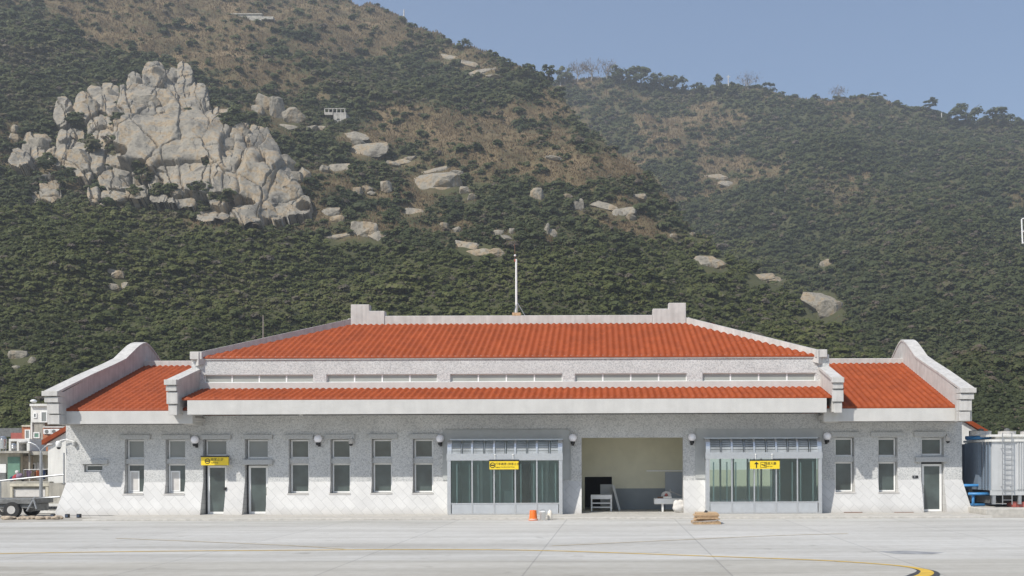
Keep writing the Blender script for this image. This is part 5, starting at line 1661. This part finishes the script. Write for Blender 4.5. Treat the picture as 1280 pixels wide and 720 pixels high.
for px, rr_ in ((1242, 13), (1276, 11), (1306, 12)):
    s = YT / F; c = (TX(px), YT + 1.5, zt_ + .3)
    f = MB().lathe(c, [(rr_ * s * 1.05, 0), (rr_ * s, .08), (rr_ * s, .18), (rr_ * s * 1.06, .21), (rr_ * s * .94, .21), (rr_ * s * .9, .06)], 24).build('fan_shroud', M['concrete'], t, smooth=False)
    MB().lathe(c, [(.14, .1), (.14, .3), (.02, .34)], 10).build('fan_motor', M['chassis'], f)
mb = MB()
lx = TX(1251)
for X_ in (lx - .0, lx + .42): mb.tube([(X_, YT - .2, .5), (X_, YT - .2, zt_ + .4)], .022, 6)
for i in range(14): mb.tube([(lx, YT - .2, .7 + i * .23), (lx + .42, YT - .2, .7 + i * .23)], .014, 5)
for z in (1.3, 3.0): mb.tube([(lx, YT - .2, z), (lx, YT, z)], .015, 5).tube([(lx + .42, YT - .2, z), (lx + .42, YT, z)], .015, 5)
mb.build('ladder', M['steel'], t)
for X_ in (x0 + .05, x0 + 1.2, x0 + 2.7):
    for y in (YT + .05, yb_ - .15): MB().box(X_, X_ + .14, y, y + .14, .5, zb_).build('leg', M['steel'], t)
MB().box(x0 - .05, x1, YT + .02, YT + .12, zb_ - .22, zb_ - .0).build('base_rail', M['cladding'], t)
MB().box(x0 + .3, x1 - .2, YT + 1.0, yb_ - .3, .5, zb_ - .3).build('sump', M['chassis'], t)
MB().tube([(x0 + .55, YT + .6, .9), (x0 + 1.05, YT + .6, .9)], .36, 16).build('pump_drum', M['black'], t)
MB().box(x0 + 1.02, x0 + 2.6, YT + .2, YT + .9, .34, .6).build('red_pump', M['red'], t)
for pts_ in ([(x0 - .95, YT + 1.4, .45), (x0 - .95, YT + 1.4, 1.2), (x0 - .75, YT + 1.4, 1.32), (x0 + .3, YT + 1.3, 1.32)], [(x0 - .8, YT + .7, .95), (x0 + .35, YT + .7, .95)], [(x0 - .55, YT + .8, .4), (x0 - .55, YT + .8, .95)], [(x0 - .95, YT + 1.4, .5), (x0 - .5, YT + 1.4, .42), (x0 + .2, YT + 1.4, .42)]):
    MB().tube(pts_, .065, 10).build('blue_pipe', M['blue'], t, smooth=True)
MB().tube([(x0 - .45, YT + 1.9, zt_ + .2), (x0 + .25, YT + .6, zt_ + .22)], .09, 10).build('blue_pipe', M['blue'], t, smooth=True)
MB().box(x0 - .25, x0 + .05, YT + 1.6, YT + 2.1, zt_ + .12, zt_ + .55).build('valve_block', M['chassis'], t)
o = MB().box(TX(1221), TX(1362), 43.55, YT + 3.6, -.05, .36).build('plinth', M['walk'], None, bevel=.03)
tag(o, 'low concrete plinth under the cooling tower', 'plinth')
t = thing('louvred_unit', (TX(1215), 48, 0), 'dark blue louvred cabinet between the terminal end and the cooling tower', 'cabinet')
u0, u1 = ax(1206.5, 49.0, 600), ax(1206.5, 49.0, 600) + 1.5
MB().box(u0, u1, 49.0, 51.4, .1, az(555, 49, 1215)).build('casing', M['louvre'], t)
mb = MB()
for i in range(30):
    z = .5 + i * .105
    mb.hexa([(u0 + .06, 48.93, z), (u1 - .05, 48.93, z), (u1 - .05, 48.998, z + .05), (u0 + .06, 48.998, z + .05)], [(u0 + .06, 48.93, z + .012), (u1 - .05, 48.93, z + .012), (u1 - .05, 48.998, z + .062), (u0 + .06, 48.998, z + .062)])
mb.build('louvre', M['bluegrey'], t)
# orange panel and meter box on the terminal's right flank
o = MB().box(XR + .003, XR + .12, 46.6, 47.6, az(599, 47, 1205), az(582, 47, 1205)).build('flank_panel', M['brick'], TB)
o = MB().box(XR + .003, XR + .1, 46.7, 47.3, az(580, 47, 1205), az(566, 47, 1205)).build('meter_box', M['plaster'], TB)

# ================================================================ ANNEX BEHIND
YA = 60.6
for side, lab in ((0, 'white annex wall under an orange roof edge, showing past the left end of the terminal'), (1, 'white annex wall under an orange roof edge, showing past the right end of the terminal')):
    L = [(at(60, 575, YA).x, az(554, YA, 55)), (at(112, 526, YA).x, az(523, YA, 112)), (at(150, 526, YA).x, az(523, YA, 112))] if side == 0 else \
        [(at(1228, 540, YA).x, az(541.5, YA, 1228)), (at(1190, 520, YA).x, az(519, YA, 1190)), (at(1120, 520, YA).x, az(519, YA, 1190))]
    t = thing('rear_annex', (L[0][0], YA, 0), lab, 'annex')
    MB().prism([(L[0][0], YA, 0), *[(x, YA, z) for x, z in L], (L[2][0], YA, 0)], (0, 8, 0)).build('wall', M['whiterender'], t)
    mb = MB(); sg = -1 if side == 0 else 1
    for (xa_, za_), (xb_, zb2) in (((L[0][0] + sg * .25, L[0][1] - .12), L[1]), (L[1], L[2])):
        mb.hexa([(xa_, YA - .25, za_ + .02), (xb_, YA - .25, zb2 + .02), (xb_, YA + 8.2, zb2 + .02), (xa_, YA + 8.2, za_ + .02)], [(xa_, YA - .25, za_ + .3), (xb_, YA - .25, zb2 + .3), (xb_, YA + 8.2, zb2 + .3), (xa_, YA + 8.2, za_ + .3)])
    mb.build('roof', M['tile'], t)

# ================================================================ LEFT: THE VILLAGE


def bx(px0, px1, py0, py1, Y, depth, name, mat, parent, mb=None):
    a, b = at(px0, py1, Y), at(px1, py0, Y)
    q = MB().box(a.x, b.x, Y, Y + depth, a.z, b.z)
    return q.build(name, M[mat], parent)


def opening(px0, px1, py0, py1, Y, parent, glass='wglass', fr='frame', t_=.08):
    a, b = at(px0, py1, Y), at(px1, py0, Y)
    f = frame_ring(MB(), a.x, b.x, a.z, b.z, Y - .06, t_, .08).build('window', M[fr], parent)
    MB().box(a.x + t_, b.x - t_, Y - .03, Y - .01, a.z + t_, b.z - t_).build('pane', M[glass], f)


Y = 78.0
t = thing('tower_house', (ax(48, Y), Y, 0), 'narrow white topped house with grey lower storey left behind the terminal', 'house')
bx(38.5, 76, 507, 528, Y, 5, 'upper_wall', 'whiterender', t)
bx(37, 77, 504.6, 507.6, Y - .2, 5.4, 'roof_slab', 'whiterender', t)
bx(40, 56, 528.2, 600, Y + .1, 5, 'lower_wall', 'render', t)
bx(38.4, 40.2, 528.2, 600, Y, 4.8, 'corner_pier', 'whiterender', t)
opening(42, 46.3, 516, 522.5, Y, t); opening(51.3, 59.5, 514.2, 528, Y, t, 'wglass_grey')
opening(42.2, 50, 540.3, 547.8, Y + .1, t, 'green')
mb = MB().ball((0, 0, .2), .24, 8, 0, (1, 1, .6)); o = mb.build('roof_dish', M['white'], None, smooth=True); o.location = at(42, 504.6, Y + 1)
tag(o, 'small white dish on the flat roof of the narrow house', 'dish')
Y = 74.0
t = thing('brick_house', (ax(70, Y), Y, 0), 'orange brick wall with grey flat roof right of the narrow house', 'house')
bx(53.8, 90, 534.5, 600, Y, 5, 'wall', 'brick', t)
bx(53.2, 90, 532.8, 534.6, Y - .15, 5.3, 'roof_slab', 'concrete', t)
base = None
for px, lab in ((60, 'left air conditioner on the orange brick wall'), (69, 'right air conditioner on the orange brick wall')):
    if base is None:
        base = thing('air_conditioner', at(px, 542.5, Y - .42), lab, 'air conditioner', 'air conditioners on the brick wall', True)
        MB().box(-.36, .3, 0, .38, 0, .36).build('casing', M['white'], base, bevel=.02)
        MB().tube([(-.1, -.012, .18), (-.1, -.002, .18)], .14, 14).build('fan_grille', M['chassis'], base)
        MB().box(-.3, -.26, .02, .41, -.06, -.001).box(.2, .24, .02, .41, -.06, -.001).build('bracket', M['steel'], base)
    else:
        c_ = copy_tree(base); c_.location = at(px, 542.3, Y - .42); c_['label'] = lab
Y = 66.0
t = thing('flat_roof_house', (ax(60, Y), Y, 0), 'cream house with long concrete roof slab behind the laundry', 'house')
bx(35, 83, 564, 568.5, Y - 1.2, 5, 'roof_slab', 'render', t)
bx(36, 83, 568.6, 604, Y, 4, 'wall', 'cremer', t)
opening(62.5, 76, 572.5, 592.5, Y, t, 'wglass', 'brown', .2)
opening(40, 45, 579, 588, Y, t)
bx(46, 55, 578, 600, Y - .06, .05, 'door', 'palecloth', t)
for px in (35.8, 80.5): bx(px, px + 1.5, 568.6, 604, Y - 1.1, .15, 'post', 'render', t)
Y = 65.0
t = thing('green_shed', (ax(12, Y), Y, 0), 'shed with green corrugated front and flat grey roof at far left', 'shed')
bx(-30, 36, 563.5, 566.5, Y - .5, 5, 'roof_slab', 'render', t)
bx(-30, 24.8, 566.6, 606, Y + .05, 4, 'wall', 'cremer', t)
bx(9.6, 24.6, 571, 600, Y - .05, .09, 'corrugated_front', 'green', t)
bx(-6, 7.4, 580, 591, Y - .06, .1, 'door', 'white', t); bx(-6, 7.2, 591.3, 604, Y - .06, .1, 'lower_door', 'chassis', t)
bx(25, 35, 570, 606, Y + .4, 3, 'recess_wall', 'rubble', t)
base = None
for px, w, y0, lab in ((4, 8.5, 545, 'large steel water tank on the shed roof at the left edge'), (17, 6.4, 554, 'small steel water tank inside the white roof frame')):
    Yt = 66.5; s = Yt / F
    p = at(px, 563.6, Yt)
    t = thing('water_tank', p, lab, 'water tank', None, True)
    hh = (563.6 - y0) * s; r = w * s / 2
    prof = [(r, .12)]
    for i in range(7):
        z = .12 + (hh - .3) * i / 7
        prof += [(r, z + .02), (r * 1.03, z + .06), (r, z + .1)]
    prof += [(r, hh - .18), (r * .8, hh - .06), (r * .25, hh), (.001, hh)]
    MB().lathe((0, 0, 0), prof, 18).build('body', M['stain'], t, smooth=True)
    for q in range(3): MB().box(r * .8 * math.cos(q * 2.1) - .03, r * .8 * math.cos(q * 2.1) + .03, r * .8 * math.sin(q * 2.1) - .03, r * .8 * math.sin(q * 2.1) + .03, 0, .13).build('foot', M['steel'], t)
Yt = 67.5
t = thing('roof_frame', at(23, 563.6, Yt), 'white concrete frame around a dark recess on the shed roof', 'roof room')
bx(11, 37, 548.5, 551.6, Yt, 2.2, 'slab', 'whiterender', t); bx(11, 13.4, 551.7, 563.6, Yt, 2, 'post', 'whiterender', t); bx(21, 23.4, 551.7, 563.6, Yt, 2, 'post', 'whiterender', t); bx(33.5, 37, 551.7, 563.6, Yt, 2, 'post', 'whiterender', t)
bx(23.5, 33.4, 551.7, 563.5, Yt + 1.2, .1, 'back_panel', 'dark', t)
Yt = 84
t = thing('red_shed', at(20, 550, Yt), 'dark red shed roof far behind the water tanks', 'shed')
bx(13.5, 28, 541, 549, Yt, 3, 'roof', 'red', t); bx(14, 27.5, 549, 562, Yt + .1, 2.8, 'wall', 'brown', t)
o = bx(-30, 27, 535, 546, Yt + 4, .2, 'dark_fence', 'chassis', None); tag(o, 'dark fence under the trees behind the red shed roof', 'fence')
Yt = 80
t = thing('pink_house', at(32, 550, Yt), 'small house with pinkish frame and pale window left of the narrow house', 'house')
bx(27.5, 38.3, 532.5, 570, Yt, 3, 'wall', 'brick', t); opening(31.5, 38, 537, 549, Yt, t, 'wglass_grey'); bx(27, 38.4, 531.3, 533.4, Yt - .1, 3.2, 'roof_slab', 'cremer', t)
# laundry and bags
Yt = 61.5
hang = [(47.5, 588, 596, 3.6, 'pinkcloth', 'orange shirt hanging left of the darker laundry'), (44, 589.5, 597, 3, 'brown', 'brown cloth hung at the left end of the laundry'), (51.2, 589, 597, 2.6, 'redcloth', 'red cloth hanging beside the street lamp post'), (54.5, 587.5, 599, 3.4, 'blueshirt', 'navy trousers hanging right of the lamp post'), (58.6, 587, 596.5, 3, 'black', 'black shirt near the right end of the laundry'), (61.3, 587.5, 597, 2.0, 'palecloth', 'pale towel at the right end of the laundry'), (36, 588, 596.5, 4.4, 'mauve', 'mauve sheet hanging alone left of the laundry')]
for px, y0, y1, w, m_, lab in hang:
    a, b = at(px - w / 2, y1, Yt), at(px + w / 2, y0, Yt)
    mb = MB()
    xs_ = np.linspace(a.x, b.x, 7)
    poly = [(x, Yt + .05 * math.sin(i * 1.9 + px), z) for i, x in enumerate(xs_) for z in (a.z + .05 * math.sin(i * 2.3 + px), b.z)]
    lo, hi = poly[0::2], poly[1::2]
    for i in range(6): mb.hexa([lo[i], lo[i + 1], (lo[i + 1][0], lo[i + 1][1] + .03, lo[i + 1][2]), (lo[i][0], lo[i][1] + .03, lo[i][2])], [hi[i], hi[i + 1], (hi[i + 1][0], hi[i + 1][1] + .03, hi[i + 1][2]), (hi[i][0], hi[i][1] + .03, hi[i][2])])
    sw = (b.x - a.x) * .22
    mb.box(a.x - sw, a.x, Yt, Yt + .03, b.z - (b.z - a.z) * .4, b.z - .02).box(b.x, b.x + sw, Yt, Yt + .03, b.z - (b.z - a.z) * .42, b.z - .02)
    tag(mb.build('hung_cloth', M[m_], None), lab, 'laundry', 'laundry hung out behind the rail')
o = MB().tube([at(30, 587, Yt + .02), at(64, 586.4, Yt + .02)], .012, 5).tube([at(30, 587, Yt + .02), at(30, 603, Yt + .02)], .03, 6).tube([at(64, 586.4, Yt + .02), at(64, 603, Yt + .02)], .03, 6).build('washing_line', M['steel'])
tag(o, 'washing line on two thin posts behind the rail', 'washing line')
for px, py, r, m_, lab in ((19, 597, 3.4, 'redcloth', 'red bundle in the heap before the green shed'), (24, 595.5, 4, 'mauve', 'large mauve bundle in the heap before the green shed'), (15, 598.5, 3, 'blueshirt', 'dark navy bundle left of the red bundle'), (21.5, 590, 2.4, 'palecloth', 'pale bundle on top of the heap before the shed'), (28.5, 599, 2.6, 'black', 'black bundle at the right of the heap')):
    mb = MB(); rr_ = r * 61 / F
    mb.ball((0, 0, 0), rr_, 10, 0, (1, .9, 1.1))
    for i, v in enumerate(mb.v):
        k = 1 + .35 * mnoise.noise(Vector(v) * 6 + Vector((px, 0, 0))); mb.v[i] = (v[0] * k, v[1] * k, v[2] * k)
    o = mb.build('cloth_bundle', M[m_], None, smooth=True); o.location = at(px, py, 61.2)
    tag(o, lab, 'bundle')
# terrace walls
Yt = 60.0
t = thing('terrace_wall', at(36, 622, Yt), 'cream terrace wall with sunken panels under the laundry', 'wall')
bx(-30, 62, 602, 628, Yt + .2, 1.8, 'wall', 'render', t); bx(12, 61, 604.5, 608, Yt - .05, .3, 'coping', 'cremer', t); bx(12.5, 15.5, 608.1, 626, Yt - .02, .25, 'pier', 'cremer', t); bx(57, 60.5, 608.1, 626, Yt - .02, .25, 'pier', 'cremer', t); bx(16, 56.5, 611, 621, Yt + .1, .11, 'panel', 'palecloth', t)
o = bx(61, 82, 604, 628, Yt - 1.5, 3, 'concrete_wall', 'render', None); tag(o, 'dark grey wall between terrace and the battered end of the terminal', 'wall')
Yt = 54.0
o = bx(-30, 80, 627, 634, Yt, .3, 'concrete_parapet', 'render', None); tag(o, 'grey parapet just under the lower pipe rail', 'parapet')
t = thing('white_block_wall', at(60, 648, 49), 'low white wall with a row of dark holes beside the trailer', 'wall')
bx(36, 78, 630, 641.5, 49, .3, 'wall', 'whiterender', t)
for a, b in ((49, 53), (55, 58.6), (60, 64), (64.8, 67.5), (68.2, 71)): bx(a, b, 633, 636.5, 48.95, .06, 'hole', 'dark', t)


def rail(Yt, pts_, posts, lab, name='pipe_rail'):
    t = thing(name, at(pts_[0][0], pts_[0][1], Yt), lab, 'railing')
    MB().tube([at(x, y, Yt) for x, y in pts_], .05, 8).build('handrail', M['steel'], t)
    for px, y0, y1 in posts: MB().tube([at(px, y0, Yt), at(px, y1, Yt)], .045, 8).build('post', M['steel'], t)


rail(56, ((-30, 604.5), (0, 601), (80, 593.2)), ((0.5, 601, 634), (80, 566, 605)), 'upper galvanised pipe rail in front of the laundry')
rail(51.5, ((-30, 628), (0, 626.3), (75, 621)), ((47.5, 622.6, 647),), 'lower galvanised pipe rail above the trailer')
# street lamp
Yt = 57
p = at(51.3, 632, Yt); p.z = 0
t = thing('street_lamp', p, 'double armed grey street lamp left of the terminal', 'street lamp', None, True)
top = at(51.3, 566, Yt) - p
MB().tube([(0, 0, 0), top], [.1, .075], 10).build('pole', M['steel'], t)
for pts_ in (((51.3, 566), (49.5, 561), (45, 556.5), (39, 553.6), (31, 552.2)), ((51.3, 566), (52.6, 562.5), (56, 559), (60.5, 556.5))):
    MB().tube([at(x, y, Yt) - p for x, y in pts_], .045, 8).build('arm', M['steel'], t)
e = at(29, 552.5, Yt) - p
MB().ball(e, .2, 8, 0, (1.5, .8, .5)).build('lamp_head', M['concrete'], t, smooth=True)
e = at(62.5, 555.8, Yt) - p
MB().ball(e, .14, 8, 0, (1.4, .8, .5)).build('lamp_head', M['concrete'], t, smooth=True)
# trailer
Yt = 45.5
p = at(14, 650, Yt); p.z = 0
t = thing('flatbed_trailer', p, 'dark flatbed trailer with one visible wheel at the left edge', 'trailer', None, True)
s = Yt / F
MB().box(-1.6, 34 * s - .35, .1, 1.9, .62, .86).box(-1.6, 26 * s, .2, .35, .42, .62).box(20 * s, 34 * s - .4, .3, 1.6, .28, .62).build('bed', M['chassis'], t, bevel=.02)
for y in (.0, 1.55):
    for x in (.0, -1.25):
        w = MB().tube([(x, y, .36), (x, y + .24, .36)], .36, 20).build('wheel', M['tyre'], t)
        MB().tube([(x, y - .012, .36), (x, y - .001, .36)], .19, 14).build('rim', M['concrete'], w)
MB().tube([(18 * s, .1, .3), (34 * s - .2, .1, .95)], .04, 6).tube([(26 * s, .1, .9), (30 * s, .1, .4)], .04, 6).build('strut', M['steel'], t)
mb = MB()
for i in range(26):
    rr = random.Random(i)
    x = rr.uniform(-.9, 2.0); r = rr.uniform(.05, .16)
    rock_mesh(mb, (x, rr.uniform(-.25, .25), r * .5), (r * 1.5, r, r * .7), i + 900, 0, .5, 0)
o = mb.build('rubble_heap', M['rubble']); o.location = at(20, 650, 44.2) * 1; o.location.z = 0
o['kind'] = 'stuff'; tag(o, 'low heap of rubble and rags beside the trailer wheel', 'rubble')
# sign frame at the right edge
Yt = 120
p = at(1283, 305, Yt); pz = p.copy(); pz.z = height(p.x, Yt) - .3
t = thing('steel_frame_mast', pz, 'white steel ladder frame on a mast cut by the right edge', 'mast', None, True)
rel = lambda x, y: at(x, y, Yt) - pz
mb = MB().tube([rel(1277, 274), rel(1278.2, 304.5)], .09, 8).tube([rel(1289, 272), rel(1290, 303)], .09, 8)
for y in (273.5, 289.5, 304): mb.tube([rel(1277.4, y), rel(1289.6, y - 1.5)], .08, 8)
mb.build('frame', M['white'], t)
MB().tube([(rel(1284, 300).x, 0, 0), rel(1284, 289)], [.16, .1], 8).build('pole', M['steel'], t)
# sunlit yard wall seen through the second porch
t = thing('yard_wall', (ax(925, 63), 63.2, 0), 'beige yard wall seen through the second glazed porch', 'wall')
Yt = 63.2
x0, x1 = ax(862, Yt), ax(990, Yt)
MB().box(x0, x1, Yt, Yt + .3, 0, 1.9).build('wall', M['cream'], t)
MB().box(x0, x1, Yt + .01, Yt + .28, 1.9, 2.7).build('white_band', M['white'], t)

# ================================================================ SKY, SUN, AIR, CAMERA
w = bpy.data.worlds.new('World'); SC.world = w; w.use_nodes = True
nt = w.node_tree
bg = nt.nodes['Background']
sky = nt.nodes.new('ShaderNodeTexSky'); sky.sky_type = 'NISHITA'; sky.sun_disc = False
to_sun = Vector((-.63, -.67, 1)).normalized()
sky.sun_elevation = math.asin(to_sun.z); sky.sun_rotation = math.atan2(to_sun.x, to_sun.y)
sky.air_density = 1.0; sky.dust_density = .7; sky.ozone_density = 2.5
nt.links.new(sky.outputs[0], bg.inputs[0]); bg.inputs[1].default_value = SKY_STRENGTH
ld = bpy.data.lights.new('sun', 'SUN'); ld.energy = SUN_STRENGTH; ld.angle = math.radians(.5); ld.color = (1, .95, .87)
lo = bpy.data.objects.new('sun', ld); COL.objects.link(lo)
lo.rotation_euler = to_sun.to_track_quat('Z', 'Y').to_euler()
lo.location = (-40, -40, 60)

if HAZE > 0:
    m, nt, b, N, L = nodes('air')
    N.remove(b)
    pv = N.new('ShaderNodeVolumePrincipled'); pv.inputs['Color'].default_value = (.85, .9, .95, 1); pv.inputs['Density'].default_value = HAZE; pv.inputs['Anisotropy'].default_value = .2
    L.new(pv.outputs[0], N['Material Output'].inputs['Volume'])
    o = MB().box(-1600, 1600, -1600, 1600, -2.6, 360).build('haze', m)
    o['kind'] = 'stuff'; tag(o, 'thin bluish haze in the air over the whole place', 'haze')

cam = bpy.data.cameras.new('camera'); co = bpy.data.objects.new('camera', cam); COL.objects.link(co)
cam.sensor_width = 36; cam.lens = F / 1280 * 36
cam.shift_x = (640 - HX) / 1280; cam.shift_y = (HY - 360) / 1280
cam.clip_start = .5; cam.clip_end = 5000
co.matrix_world = Matrix.Translation((0, 0, H)) @ Matrix.Rotation(math.pi / 2, 4, 'X') @ Matrix.Rotation(-ROLL, 4, 'Z')
SC.camera = co
SC.render.engine = 'CYCLES'
SC.cycles.use_denoising = True
SC.cycles.max_bounces = 8; SC.cycles.transparent_max_bounces = 16; SC.cycles.volume_bounces = 0
SC.view_settings.view_transform = 'Standard'; SC.view_settings.look = 'None'; SC.view_settings.exposure = EXPOSURE; SC.view_settings.gamma = 1
